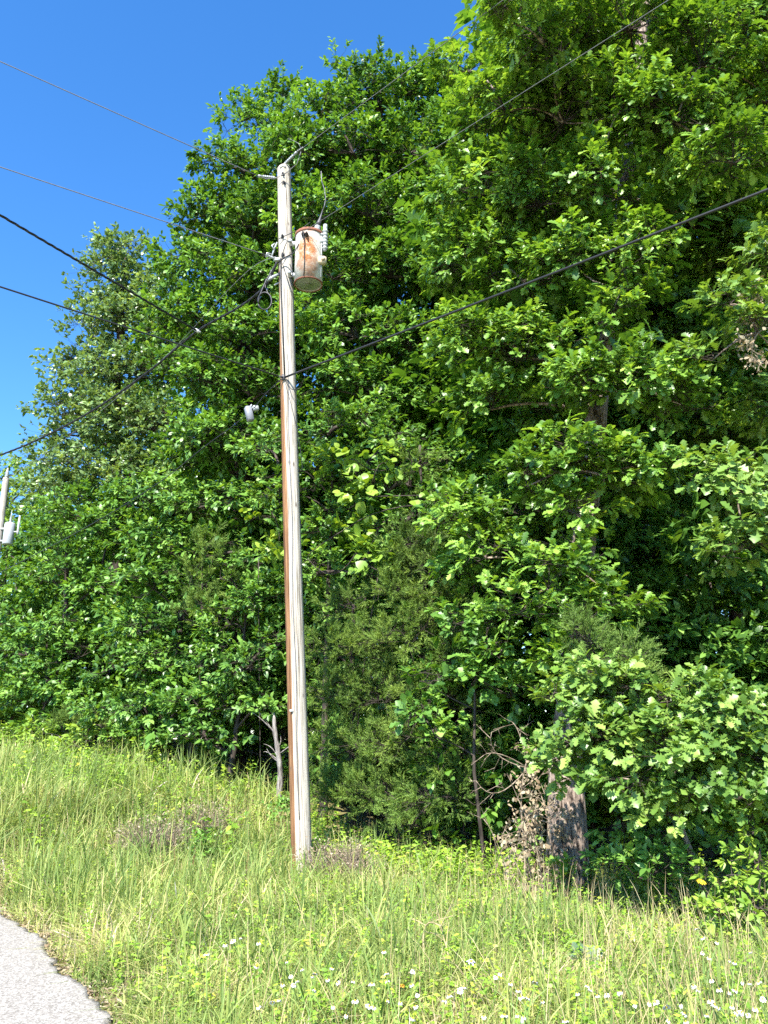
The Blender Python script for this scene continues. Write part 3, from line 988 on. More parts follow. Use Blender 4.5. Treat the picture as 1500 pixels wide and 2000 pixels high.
def wire(name, label, pts, rad, mat, group=None, twist=0, cat='wire'):
    mb = MB()
    if twist:
        pts = np.asarray(pts)
        ln = np.concatenate([[0], np.cumsum(np.linalg.norm(np.diff(pts, axis=0), axis=1))])
        s_ = np.arange(0, min(ln[-1], 16), 0.035)
        c = np.stack([np.interp(s_, ln, pts[:, i]) for i in range(3)], 1)
        # smooth the polyline before winding
        d = unit(np.gradient(c, axis=0)); x = unit(np.cross(d, [0, 0, 1.0])); y = np.cross(x, d)
        for k in range(twist):
            a = s_ * 2 * math.pi / 0.42 + k * 2 * math.pi / twist
            mb.tube(c + rad * 1.05 * (np.cos(a)[:, None] * x + np.sin(a)[:, None] * y), rad, 6)
    else:
        mb.tube(pts, rad, 6)
    p0 = np.asarray(pts[0])
    o = mb.build(name, mat, None, True, local=p0)
    o.location = [float(c) for c in p0]
    return tag(o, label, cat, group)


W1 = span(i2b, 0, 120, 10.35, 34, 0.02)
wire('power_line', 'thin highest wire running up left from the insulator on the pole top', W1, 0.0065, M_ALU)
nz = pol(520, 498, -.2)
W2 = span(nz, 0, 326, nz[2], 34, 0.02)
wire('power_line', 'thin bare neutral wire running left from the clevis beside the transformer', W2, 0.0065, M_ALU)
W3 = span(i1b, 915, 50, 10.3, 30, 0.01)
wire('power_line', 'thin top wire climbing right from the pole top against the sky to the oak tip', W3, 0.0055, M_ALU)
nr = pol(565, 470, -.1)
W4 = span(nr, 1290, 10, nr[2] - .05, 30, 0.008)
wire('power_line', 'thin neutral wire rising right across the oak leaves from transformer height', W4, 0.0042, M_ALU)
tz = pol(556, 737, -.13)
W5 = span(tz, 1500, 370, tz[2] - .05, 30, 0.022)
wire('telephone_cable', 'thick dark cable sloping up right from the clamp halfway up the pole', W5, 0.0145, M_BLACK, cat='cable')
W6 = span(pol(552, 737, -.12), 0, 560, tz[2] - .05, 30, 0.03)
wire('telephone_cable', 'lowest black cable running up left from the clamp halfway up the pole', W6, 0.0105, M_BLACK, cat='cable')
drop = [pol(541, 512, -.18)]
for x, y, Y in ((520, 556, 11.0), (470, 598, 11.25), (385, 647, 11.75), (300, 718, 12.3), (200, 790, 12.9), (100, 846, 13.4), (0, 889, 14.0), (-150, 935, 15.0), (-400, 960, 17.5)):
    drop.append(at(x, y, Y))
drop = np.array(drop)


def smooth(pts, k=6):
    pts = np.asarray(pts, float)
    P = np.concatenate([[2 * pts[0] - pts[1]], pts, [2 * pts[-1] - pts[-2]]])
    o = []
    for i in range(1, len(P) - 2):
        for t in np.linspace(0, 1, k, endpoint=False):
            a, b, c, d = P[i - 1], P[i], P[i + 1], P[i + 2]
            o.append(0.5 * (2 * b + (c - a) * t + (2 * a - 5 * b + 4 * c - d) * t * t + (3 * b - a - 3 * c + d) * t ** 3))
    o.append(pts[-1])
    return np.array(o)


wire('service_drop', 'twisted black service cable sagging down left from the pole past the far trees', smooth(drop), 0.0095, M_BLACK, twist=3, cat='cable')
tapp = at(385, 646, 11.72)
W7 = span(tapp, 0, 420, tapp[2] - .15, 26, 0.02)
wire('service_drop', 'twisted black cable climbing left from the tap on the sagging service cable', W7, 0.0088, M_BLACK, twist=3, cat='cable')
mb = MB(); mb.box((0, 0, 0), (0.09, .05, .05), Matrix.Rotation(.6, 3, 'Y'), .012); mb.tube([(-.06, 0, .03), (.06, 0, -.03)], .018, 8)
o = mb.build('cable_tap', M_STEEL); o.location = tapp
tag(o, 'small grey tap clamp where two black cables meet left of pole', 'clamp')
# thin dark drop wires left of the pole
wire('drop_wire', 'thin dark wire slanting down left from the pole behind the service cable', smooth([pol(541, 500, -.05), at(493, 522, 11.6), at(427, 586, 12.6), at(330, 690, 14.2), at(200, 800, 16.0), at(60, 905, 18.5), at(-120, 1010, 21)]), .0055, M_ALU)
bxp = at(487, 806, 11.35)
wire('drop_wire', 'thin dark drop wire holding the grey splice box left of the pole', smooth([pol(551, 739, -.1), at(520, 768, 11.15), at(497, 795, 11.3), at(455, 832, 11.6), at(400, 872, 12.0), at(300, 950, 12.8), at(150, 1040, 14.5), at(-60, 1150, 17)]), .007, M_BLACK)
wire('drop_wire', 'short slack loop of black wire hanging across the bleached pole front', smooth([pol(556, 738, -.14), pol(562, 747, -.17), pol(567, 758, -.18), pol(575, 761, -.17), pol(586, 757, -.16), pol(592, 744, -.3), pol(600, 726, -.42)]), .006, M_BLACK)
wire('drop_wire', 'long thin black wire trailing down the bleached pole face below the clamp', smooth([pol(555, 742, -.13), pol(562, 766, -.145), pol(571, 800, -.14), pol(580, 840, -.125), pol(587, 880, -.10), pol(591, 920, -.06)]), .0045, M_BLACK)
sb = thing('splice_box', 'small grey plastic splice box hanging on the wire left of the pole', 'cable box', bxp)
rot = Matrix.Rotation(-.25, 3, 'Y') @ Matrix.Rotation(.5, 3, 'Z')
mb = MB(); mb.box((0, 0, -.02), (.10, .09, .24), rot, .014); mb.build('housing', plain_mat('grey_plastic', (0.24, 0.25, 0.27), .45, 0, .05, 10), sb)
mb = MB(); mb.box((.09, .0, .07), (.09, .07, .08), rot, .012); mb.tube([(.0, 0, .08), (.03, 0, .13)], .012, 6); mb.build('bracket', M_WHITEMETAL, sb)

# ------------------------------------------------------------------ the far pole with its own transformer
FY = 22.3
fb = at(-10, 1180, FY); ft = at(12, 935, FY)
fbx, fby = ft[0], FY
fz = gz(fbx, fby)
fp = thing('utility_pole', 'distant grey utility pole beside the road at the far tree line', 'utility pole', (fbx, fby, fz))
fl = ft[2] - fz
make_shaft('shaft', fl, 0.125, 0.085, plain_mat('far_pole_wood', (.42, .38, .32), .85, 0, .25, 9), fp, 9)
mb = MB(); mb.lathe([(.03, 0), (.06, .05), (.04, .1), (.055, .14), (.03, .2), (.02, .3)], 12, Matrix.Translation((.02, -.02, fl + .02))); mb.build('insulator', M_PORC, fp)
mb = MB(); mb.box((.18, -.05, fl - 1.85), (.26, .05, .05), None, .01); mb.build('bracket', M_STEEL, fp)
mb = MB(); mb.box((.15, -.05, fl - 1.5), (.22, .05, .05), None, .01); mb.build('bracket', M_STEEL, fp)
f2 = thing('transformer', 'small pale grey transformer on the distant pole', 'transformer', (fbx + .31, fby - .05, fz + fl - 1.95))
f2.scale = (.72, .72, .72)
mb = MB(); mb.lathe([(.19, 0), (.2, .02), (.2, .8), (.17, .86), (.02, .9)], 24); mb.build('tank', plain_mat('pale_grey_paint', (.40, .42, .44), .4, 0, .06, 8), f2)
mb = MB(); mb.lathe([(.05, .85), (.06, .9), (.035, .95), (.05, 1.0), (.02, 1.15), (.008, 1.4)], 12); mb.build('bushing', M_PORC, f2)
mb = MB(); mb.lathe([(.03, .35), (.05, .5), (.04, .6), (.05, .75), (.03, 1.15)], 12, Matrix.Translation((.36, -.05, 0))); mb.box((.27, -.03, .5), (.16, .04, .05), None, .008); mb.build('arrester', M_WHITEMETAL, f2)


# ------------------------------------------------------------------ trees
def gp(px, Y):
    """trunk base on the ground at distance Y under the column px of the photograph"""
    x = (px - 750) / FPX * (Y / 0.97)
    return np.array([x, Y, gz(x, Y)])


OAKB = at_ground(1105, 1715)
OAKB = np.array([at(1105, 1715, 9.9)[0], 9.9, gz(at(1105, 1715, 9.9)[0], 9.9)])
oak = tree('oak_tree', 'tall white oak with broad lobed leaves nearest the camera, thick furrowed trunk', 'tree',
           [OAKB, at(1108, 1500, 9.95), at(1134, 1080, 10.15), at(1175, 700, 10.5), at(1225, 350, 10.7), at(1260, 0, 10.9), at(1290, -380, 11)], 0.182,
           [(985, 12, 22, 7.9), (1012, 50, 26, 8.3), (1025, -20, 38, 8.0), (1060, -45, 55, 8.2), (1060, 85, 50, 8.8), (1130, 1210, 50, 9.1), (1095, 1290, 45, 9.1), (1150, 1300, 40, 9.0), (1095, 105, 95, 9.3), (1230, 60, 105, 9.2), (1370, 130, 95, 9.0), (1460, 40, 110, 10.5), (1130, -40, 90, 11), (1320, -60, 110, 11.2), (1500, -60, 120, 11.4),
            (990, 220, 90, 10), (915, 140, 50, 10.6), (1100, 240, 90, 9.8), (1210, 220, 90, 9.3), (1320, 240, 85, 9.1), (1430, 320, 75, 8.9), (1500, 200, 90, 9.2),
            (950, 380, 95, 10.3), (1060, 400, 85, 9.9), (1170, 380, 80, 9.6), (920, 520, 85, 10.6), (1030, 560, 80, 10.2), (1130, 520, 75, 9.8), (1250, 500, 65, 9.6),
            (930, 690, 85, 10.6), (1030, 700, 75, 10.2), (960, 800, 60, 10.6),
            (1170, 760, 75, 9.5), (1260, 750, 80, 9.2), (1330, 790, 55, 9.1), (1120, 740, 45, 9.7),
            (1090, 920, 75, 9.3), (1180, 930, 75, 9.2), (1030, 950, 45, 9.4), (1260, 910, 55, 9.2), (1140, 1000, 45, 9.3),
            (1070, 1150, 65, 9.2), (1015, 1200, 45, 9.2), (1120, 1110, 45, 9.3), (1190, 1180, 40, 9.4), (900, 1030, 60, 10.3), (950, 1090, 55, 10.2),
            (1215, 565, 55, 9.5), (1195, 640, 48, 9.6), (1120, 1060, 40, 9.3), (1250, 620, 110, 11.7), (1350, 700, 110, 11.7), (1100, 850, 90, 11.5), (1400, 830, 90, 11.8), (1000, 1000, 90, 11.5), (1360, 450, 120, 11.5), (1460, 500, 110, 11.7)],
           M_OAK, M_BARK, 11, dens=62, spr=9, lpt=10, tuft_r=0.28, flat=0.5, twig=0.17, leaf=0.108, template=LEAF_OAK, seg=54, bark_disp=0.05, limb_r=0.04)
tree('oak_tree', 'pale leaved oak whose boughs reach in beside the big oak, rightmost of all', 'tree',
     [gp(1640, 9.6), at(1630, 1300, 9.6), at(1600, 900, 9.5), at(1580, 500, 9.5), at(1570, 200, 9.5)], 0.15,
     [(1425, 595, 50, 8.5), (1480, 650, 55, 8.5), (1395, 700, 35, 8.7), (1440, 960, 65, 8.5), (1480, 1060, 60, 8.5), (1395, 935, 38, 8.6), (1430, 1080, 38, 8.5), (1540, 800, 80, 9), (1560, 500, 90, 9), (1600, 1000, 90, 9), (1600, 650, 90, 9.5)],
     M_OAKPALE, M_BARK, 12, dens=56, spr=7, lpt=8, tuft_r=0.3, twig=0.17, leaf=0.122, template=LEAF_OAK, limb_r=0.04)
tree('oak_sapling', 'low spreading oak sapling with large pale lobed leaves right of the thick trunk', 'tree',
     [gp(1330, 8.3), at(1325, 1600, 8.2), at(1320, 1480, 8.1), at(1300, 1350, 8.1)], 0.035,
     [(1100, 1375, 45, 8.2), (1180, 1350, 55, 8.1), (1270, 1375, 60, 8.0), (1360, 1375, 55, 7.9), (1440, 1405, 55, 7.8), (1120, 1450, 48, 8.1), (1210, 1440, 55, 8.0), (1300, 1460, 60, 7.8), (1390, 1475, 60, 7.7), (1470, 1480, 50, 7.7), (1250, 1530, 40, 7.8), (1350, 1545, 45, 7.7), (1440, 1560, 45, 7.6), (1300, 1590, 40, 8.0), (1150, 1530, 30, 8.3), (1085, 1495, 26, 8.4), (1530, 1500, 50, 7.7)],
     M_OAKPALE, M_BARK, 13, dens=120, spr=7, lpt=8, tuft_r=0.24, twig=0.13, leaf=0.105, template=LEAF_OAK, limb_r=0.02)
tree('oak_sapling', 'slender oak sapling with lobed leaves between the cedars and the thick trunk', 'tree',
     [gp(930, 10.9), at(925, 1500, 10.8), at(930, 1250, 10.7), at(920, 1000, 10.9)], 0.026,
     [(890, 1000, 42, 10.8), (940, 1060, 45, 10.7), (880, 1120, 42, 10.7), (960, 1150, 40, 10.5), (900, 1220, 38, 10.5), (980, 1270, 40, 10.1), (940, 1330, 40, 10.3), (830, 1330, 30, 10.9), (850, 1440, 32, 10.8), (820, 1400, 28, 11), (1000, 1360, 36, 10.2), (950, 1240, 36, 10.3)],
     M_SHRUB, M_BARKD, 14, dens=60, spr=7, lpt=8, tuft_r=0.26, twig=0.14, leaf=0.115, template=LEAF_OAK_SIMPLE, limb_r=0.02)
tree('hickory_tree', 'big dark green hickory with rounded crown right behind the pole and transformer', 'tree',
     [gp(790, 16.8), at(785, 1300, 16.8), at(770, 900, 16.6), at(760, 600, 16.6), at(750, 300, 16.6), at(740, 180, 16.6)], 0.22,
     [(700, 180, 70, 16.2), (640, 245, 75, 15.8), (775, 185, 70, 16.6), (845, 192, 58, 17), (925, 190, 50, 17.3), (580, 320, 75, 15.6), (690, 300, 80, 15.4), (800, 300, 80, 15.6), (890, 280, 75, 16.2), (620, 430, 75, 15.2), (720, 420, 80, 15), (840, 400, 75, 15.3),
      (650, 545, 75, 15), (760, 540, 80, 15), (860, 530, 75, 15.1), (700, 660, 80, 14.8), (800, 680, 75, 14.9), (620, 640, 65, 15), (740, 780, 75, 14.8), (650, 760, 70, 14.9), (840, 790, 65, 15), (720, 400, 110, 17.6), (820, 560, 110, 17.4), (650, 650, 100, 17.4), (760, 850, 100, 16.8), (860, 900, 90, 16.4)],
     M_MID, M_BARKD, 21, dens=34, spr=10, lpt=10, tuft_r=0.37, flat=0.55, twig=0.2, leaf=0.118, template=LEAF_MID, limb_r=0.07)
tree('hickory_tree', 'bushy hickory with stepped crown against the sky left of the pole top', 'tree',
     [gp(470, 18.0), at(472, 1200, 18), at(475, 900, 17.8), at(485, 600, 17.6), at(510, 350, 17.6), at(545, 200, 17.8)], 0.24,
     [(345, 505, 34, 17.3), (335, 560, 38, 17.3), (320, 650, 45, 17.6), (552, 190, 42, 18), (470, 238, 45, 17.6), (550, 250, 55, 17.4), (510, 330, 65, 17.1), (440, 325, 48, 17.3), (425, 420, 60, 17.1), (500, 440, 75, 16.7), (385, 425, 36, 17.4), (372, 520, 48, 17.2), (440, 550, 70, 16.7), (520, 560, 65, 16.6), (400, 640, 65, 16.8), (480, 660, 70, 16.5), (345, 600, 40, 17.4), (420, 750, 70, 16.7), (510, 770, 65, 16.4), (350, 730, 55, 17), (460, 860, 75, 16.3), (380, 860, 65, 16.7), (530, 880, 60, 16.2), (470, 500, 100, 18.8), (440, 700, 100, 18.6), (420, 880, 100, 18.2), (540, 420, 80, 18.4)],
     M_MID, M_BARKD, 22, dens=32, spr=10, lpt=10, tuft_r=0.37, flat=0.55, twig=0.2, leaf=0.118, template=LEAF_MID, limb_r=0.07)
tree('poplar_tree', 'pale grey green tree with glinting leaves standing alone against the blue sky at left', 'tree',
     [gp(215, 24.5), at(222, 1200, 24.5), at(225, 900, 24.2), at(230, 700, 24), at(245, 500, 24)], 0.24,
     [(225, 490, 30, 24), (300, 590, 46, 23.8), (320, 670, 50, 23.6), (110, 790, 36, 24), (250, 495, 34, 24), (215, 535, 46, 24), (270, 560, 48, 24), (190, 590, 41, 24), (240, 640, 57, 23.6), (300, 620, 48, 23.8), (172, 650, 41, 24), (142, 700, 39, 24), (200, 730, 57, 23.6), (270, 740, 57, 23.4), (330, 720, 53, 23.4), (130, 735, 30, 24), (160, 800, 53, 23.6), (230, 830, 63, 23.4), (300, 840, 63, 23.2), (125, 850, 46, 23.8), (180, 910, 57, 23.4), (95, 905, 41, 24), (250, 930, 57, 23.2), (320, 950, 53, 23), (115, 965, 53, 23.6), (75, 965, 35, 26)],
     M_GREY, M_BARKD, 23, dens=30, spr=9, lpt=10, tuft_r=0.55, flat=0.7, twig=0.28, leaf=0.128, template=LEAF_OVATE, limb_r=0.06, rand=0.9)
tree('maple_tree', 'far small yellow green treetop behind the distant pole', 'tree',
     [gp(10, 35), at(12, 1100, 35), at(15, 930, 35)], 0.2,
     [(30, 928, 30, 34), (0, 935, 34, 34), (58, 955, 30, 33.6), (20, 985, 44, 33.4), (-45, 945, 45, 34), (-60, 1020, 60, 33.5), (60, 1020, 40, 33.4), (0, 1060, 55, 33)],
     M_YEL, M_BARKD, 24, dens=9, spr=7, lpt=8, tuft_r=0.8, twig=0.35, leaf=0.21, template=LEAF_OVATE)
tree('elm_tree', 'leafy mid green elm low at the left edge in front of the distant pole line', 'tree',
     [gp(130, 21.5), at(128, 1250, 21.5), at(130, 1050, 21.2)], 0.12,
     [(150, 1010, 60, 21), (100, 1050, 46, 22.6), (215, 1050, 58, 20.6), (130, 1120, 58, 21), (85, 1135, 42, 22.2), (15, 1090, 42, 30.5), (200, 1150, 52, 20.6), (30, 1200, 38, 23.5), (250, 990, 48, 20.8)],
     M_MID, M_BARKD, 25, dens=32, spr=8, lpt=10, tuft_r=0.42, twig=0.22, leaf=0.125, template=LEAF_OVATE)
tree('dogwood_tree', 'dogwood with tiers of drooping pointed leaves in the middle of the left thicket', 'tree',
     [gp(350, 17.4), at(352, 1250, 17.3), at(355, 1000, 17.1)], 0.09,
     [(300, 985, 55, 17), (370, 1000, 55, 16.8), (440, 985, 55, 16.6), (270, 1060, 46, 17.1), (340, 1080, 55, 16.8), (420, 1085, 52, 16.5), (500, 1010, 48, 16.2), (300, 1150, 55, 16.8), (505, 1100, 48, 15.8), (380, 1170, 50, 16.6)],
     M_SHRUB, M_BARKD, 26, dens=46, spr=8, lpt=9, tuft_r=0.38, flat=0.3, twig=0.22, leaf=0.122, template=LEAF_OVATE, droop=0.55)
tree('elm_tree', 'young bright green elm growing over the grass crest at far left', 'tree',
     [gp(90, 20.6), at(90, 1380, 20.6), at(92, 1230, 20.5)], 0.07,
     [(100, 1230, 58, 20.4), (50, 1280, 50, 20.8), (155, 1285, 55, 20), (95, 1340, 50, 20.3), (15, 1220, 40, 21), (40, 1370, 40, 20.6), (150, 1370, 44, 19.9), (-10, 1300, 45, 20.8), (100, 1410, 36, 20)],
     M_SHRUB, M_BARKD, 27, dens=36, spr=8, lpt=9, tuft_r=0.45, flat=0.35, twig=0.22, leaf=0.118, template=LEAF_OVATE)
tree('hackberry_tree', 'small layered hackberry in the left thicket below the dogwood', 'tree',
     [gp(285, 17.2), at(285, 1400, 17.2), at(285, 1250, 17)], 0.06,
     [(280, 1235, 55, 16.9), (235, 1305, 46, 17.2), (325, 1300, 56, 16.6), (270, 1380, 46, 16.9), (345, 1385, 50, 16.3), (215, 1385, 40, 17.2), (250, 1440, 34, 17), (320, 1440, 36, 16.5)],
     M_SHRUB, M_BARKD, 28, dens=56, spr=8, lpt=9, tuft_r=0.36, flat=0.28, twig=0.2, leaf=0.102, template=LEAF_OVATE)
tree('hackberry_tree', 'leafy small tree just left of the pole in front of dark shade', 'tree',
     [gp(470, 15.4), at(472, 1350, 15.3), at(480, 1180, 15.2)], 0.06,
     [(450, 1220, 54, 15.4), (510, 1180, 50, 15.2), (420, 1300, 50, 15.5), (490, 1300, 55, 15), (545, 1260, 40, 14.8), (440, 1380, 44, 15.2), (515, 1380, 36, 14.8), (400, 1440, 34, 15.4), (380, 1370, 36, 15.6)],
     M_SHRUB, M_BARKD, 29, dens=62, spr=8, lpt=9, tuft_r=0.34, flat=0.3, twig=0.18, leaf=0.096, template=LEAF_OVATE)
tree('mulberry_tree', 'broad leaved light green small tree right behind the middle of the pole', 'tree',
     [gp(640, 14), at(640, 1200, 14), at(650, 900, 13.8)], 0.07,
     [(640, 850, 55, 13.7), (705, 830, 50, 13.6), (620, 940, 50, 13.6), (695, 930, 55, 13.5), (545, 960, 42, 14), (755, 870, 45, 13.5), (530, 880, 38, 14.2), (660, 1020, 45, 13.5), (600, 1040, 42, 13.8), (760, 960, 40, 13.3), (620, 1120, 45, 13.5), (790, 870, 42, 13), (850, 900, 45, 12.9), (800, 950, 45, 12.8), (870, 980, 40, 12.6), (740, 1030, 42, 13), (790, 1020, 38, 12.6), (700, 1120, 38, 13.2), (640, 1200, 36, 13.3)],
     M_SHRUB, M_BARKD, 30, dens=62, spr=7, lpt=9, tuft_r=0.34, flat=0.4, twig=0.17, leaf=0.095, template=LEAF_OVATE)


# cedars: fine feathery sprays
def cedar(label, name, trunk, lobes, seed, trad=.08, dens=58, tuft_r=.27, leaf=.11, spr=9, lpt=10):
    return tree(name, label, 'tree', trunk, trad, lobes, M_CEDAR, M_BARKD, seed, dens=dens, spr=spr, lpt=lpt, tuft_r=tuft_r, flat=0.8, twig=0.17, leaf=leaf,
                template=SPRAY_CEDAR, spread=0.75, droop=0.05, limb_r=0.025, out_w=.4, up=.4, rand=.8)


cedar('dark olive cedar with feathery sprays immediately right of the pole foot', 'cedar_tree', [gp(690, 13), at(690, 1400, 12.9), at(690, 1180, 12.8)],
      [(690, 1190, 42, 12.7), (645, 1270, 54, 12.7), (900, 1350, 44, 11.9), (715, 1280, 58, 12.5), (650, 1370, 56, 12.6), (740, 1370, 62, 12.4), (640, 1460, 46, 12.6), (720, 1470, 64, 12.3), (690, 1560, 54, 12.3), (770, 1560, 52, 12), (640, 1550, 40, 12.5)], 31)
cedar('taller dull green cedar in the middle of the thicket draped with vine', 'cedar_tree', [gp(830, 12.6), at(830, 1400, 12.5), at(820, 870, 12.4)],
      [(815, 905, 20, 12.3), (840, 1000, 26, 12.2), (858, 1050, 32, 12.1), (790, 1080, 50, 12.1), (840, 1120, 50, 11.9), (770, 1165, 50, 12), (850, 1200, 56, 11.8), (800, 1260, 60, 11.8), (880, 1290, 50, 11.6), (850, 1370, 58, 11.6), (800, 1440, 56, 11.7), (890, 1470, 56, 11.4), (850, 1560, 56, 11.3), (910, 1560, 46, 11.2), (800, 1620, 40, 11.5)], 32)
cedar('thin cedar poking up between broadleaf trees left of the pole', 'cedar_tree', [gp(395, 16.3), at(395, 1300, 16.2), at(395, 1080, 16)],
      [(395, 1085, 34, 15.9), (375, 1140, 40, 15.9), (430, 1130, 36, 15.8), (400, 1190, 40, 15.8), (360, 1210, 34, 16)], 33, .05, 30, .3, .13)
cedar('little leaning cedar top above the low oak sapling', 'cedar_sapling', [gp(1260, 8.9), at(1250, 1500, 8.8), at(1190, 1310, 8.7), at(1120, 1225, 8.6)],
      [(1125, 1235, 20, 8.5), (1145, 1265, 26, 8.5), (1175, 1290, 28, 8.4), (1210, 1315, 30, 8.4), (1240, 1350, 28, 8.3), (1225, 1285, 18, 8.4), (1270, 1380, 26, 8.3)], 34, .03, 90, .16, .085)
cedar('sprawling low cedar bough over the grass crest at left', 'cedar_sapling', [gp(180, 18.6), at(175, 1440, 18.5), at(170, 1405, 18.4)],
      [(165, 1415, 26, 18.3), (130, 1430, 24, 18.5), (205, 1430, 28, 18.1), (240, 1445, 22, 18)], 35, .04, 40, .26, .13)

# bushes at the foot of the wood
tree('green_bush', 'dense dark green bush below the pale oak sapling at right', 'bush', [gp(1300, 8.4), at(1300, 1740, 8.3), at(1300, 1680, 8.3)], .02,
     [(1215, 1690, 36, 8.5), (1250, 1715, 46, 8.2), (1330, 1705, 44, 8.1), (1220, 1625, 36, 8.7), (1300, 1650, 40, 8.6), (1390, 1660, 36, 8.5)],
     M_SHRUB, M_BARKD, 41, dens=120, spr=6, lpt=8, tuft_r=.18, twig=.1, leaf=.075, template=LEAF_OVATE, limb_r=.012)
tree('green_bush', 'bright green bush at the right edge behind the white flowers', 'bush', [gp(1470, 7.8), at(1470, 1760, 7.7), at(1470, 1700, 7.7)], .02,
     [(1410, 1725, 42, 7.7), (1480, 1700, 46, 7.6), (1475, 1620, 38, 7.9), (1530, 1740, 46, 7.5), (1400, 1775, 28, 7.5), (1480, 1770, 34, 7.4)],
     M_YEL, M_BARKD, 42, dens=100, spr=6, lpt=8, tuft_r=.18, twig=.1, leaf=.065, template=LEAF_OVATE, limb_r=.012)
tree('green_bush', 'leafy yellow green bush under the trees behind the grass crest at left', 'bush', [gp(230, 17.6), at(230, 1455, 17.5), at(230, 1430, 17.5)], .03,
     [(180, 1440, 30, 17.6), (240, 1455, 30, 17.2), (130, 1450, 26, 18), (300, 1465, 28, 16.6), (60, 1440, 30, 19), (10, 1445, 30, 19.5)],
     M_YEL, M_BARKD, 43, dens=60, spr=6, lpt=8, tuft_r=.26, twig=.16, leaf=.11, template=LEAF_OVATE, limb_r=.015)


def vine(label, lobes, seed, leafm, leaf=.12, dens=20):
    g = np.random.default_rng(seed)
    C, Rr = lobes_from_px(lobes)
    T, D, own = tufts_in(g, C, Rr, dens, 1.0, .6)
    base = gp(lobes[0][0], lobes[0][3] + .3)
    root = thing('grape_vine', label, 'vine', base)
    fol, _ = foliage(g, T, D, 4, 5, .22, .7, .14, leaf, LEAF_ROUND, droop=.5, up=.35, out_w=.9, sunw=.5)
    mesh_np('leaves', *fol[:3], leafm, root, fol[3], True, local=base)
    mb = MB()
    prev = base + [0, 0, -.1]
    for c in C[np.argsort(C[:, 2])]:
        mb.tube(curve_pts(prev, c, g.normal(size=3) * .15), .008, 5); prev = c
    mb.build('stem', M_BARKD, root, local=base)
    return root


vine('grape vine with big round yellow green leaves draped over the taller cedar', [(700, 905, 40, 12.6), (640, 905, 32, 13), (760, 915, 36, 12.3), (720, 970, 36, 12.3), (680, 1030, 30, 12.5), (695, 1080, 24, 12.4), (860, 985, 28, 11.6), (895, 965, 24, 11.5), (600, 1090, 24, 13), (740, 1115, 18, 12)], 51, M_YEL)
vine('leafy creeper climbing the bushes behind the pole left side', [(530, 1000, 30, 14.6), (520, 950, 26, 14.8), (545, 1060, 28, 14.4), (505, 1090, 26, 14.7)], 52, M_YEL, .11)

# the wood behind: whole trees standing further back
def top_scale(src_h, px, Y, ytop):
    return (at(px, ytop, Y)[2] - gz(*gp(px, Y)[:2])) / src_h


def forest_lobes(seed, H, W):
    g = np.random.default_rng(seed)
    C, Rr = [], []
    for i in range(30):
        z = H * g.uniform(.22, .95)
        w = W * math.sin(min(1, (1.02 - z / H) * 1.9 + .12) * math.pi / 2)
        a = g.uniform(0, 6.28); r_ = w * math.sqrt(g.uniform(.1, 1)) * .85
        C.append([r_ * math.cos(a), r_ * math.sin(a), z]); Rr.append(g.uniform(.9, 1.5))
    C.append([0, 0, H - .9]); Rr.append(.9)
    return np.array(C), np.array(Rr)


def forest_tree(name, label, seed, H, W, leafm, px, Y, ytop, leaf=.19):
    b = gp(px, Y)
    C, Rr = forest_lobes(seed, H, W)
    t = tree(name, label, 'tree', [b, b + [0.1, 0, H * .4], b + [-.1, .1, H * .75], b + [0, 0, H * .95]], .2, None, leafm, M_BARKD, seed,
             dens=9, spr=8, lpt=8, tuft_r=.7, twig=.32, leaf=leaf, template=LEAF_OVATE, world_lobes=(C + b, Rr), twigs=False, group='trees deeper in the wood')
    s_ = top_scale(H, px, Y, ytop)
    t.scale = (s_, s_, s_)
    return t


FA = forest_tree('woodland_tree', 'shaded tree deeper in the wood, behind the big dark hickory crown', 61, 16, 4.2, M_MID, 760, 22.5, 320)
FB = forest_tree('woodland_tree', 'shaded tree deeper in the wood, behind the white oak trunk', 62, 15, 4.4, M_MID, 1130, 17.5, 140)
k_ = 0
spots = [(FA, 540, 25, 420, 'shaded tree deeper in the wood, behind the gap left of the transformer'), (FB, 400, 28, 640, 'shaded tree deeper in the wood, between the pale poplar and the stepped hickory'),
         (FA, 240, 31, 760, 'shaded tree deeper in the wood, behind the pale poplar'), (FB, 110, 32, 960, 'shaded tree deeper in the wood, behind the low elm at the left edge'),
         (FA, 930, 20.5, 260, 'shaded tree deeper in the wood, between the dark hickory and the white oak'), (FA, 1300, 16.5, 0, 'shaded tree deeper in the wood, behind the dark hollow right of the oak trunk'),
         (FB, 1480, 15.5, -200, 'shaded tree deeper in the wood, behind the pale oak boughs at right'), (FA, 1420, 20, 150, 'shaded tree deeper in the wood, far behind the low oak sapling'),
         (FB, 1700, 15, -200, 'shaded tree deeper in the wood, off past the rightmost oak'), (FB, 640, 19.5, 700, 'shaded tree deeper in the wood, behind the cedar right of the pole'),
         (FA, 860, 16.0, 900, 'shaded tree deeper in the wood, behind the vine draped cedar'), (FB, 330, 22, 960, 'shaded tree deeper in the wood, behind the tiered dogwood'), (FA, 200, 25, 1080, 'shaded tree deeper in the wood, behind the young elm on the crest'),
         (FB, 20, 26, 1090, 'shaded tree deeper in the wood, below the distant yellow green treetop'), (FA, -120, 27, 1000, 'shaded tree deeper in the wood, off past the distant pole'), (FB, 520, 19, 1000, 'shaded tree deeper in the wood, behind the small tree beside the pole'), (FA, 1040, 14, 900, 'shaded tree deeper in the wood, just left of the oak trunk'), (FB, 1260, 12.8, 1000, 'shaded tree deeper in the wood, just right of the oak trunk')]
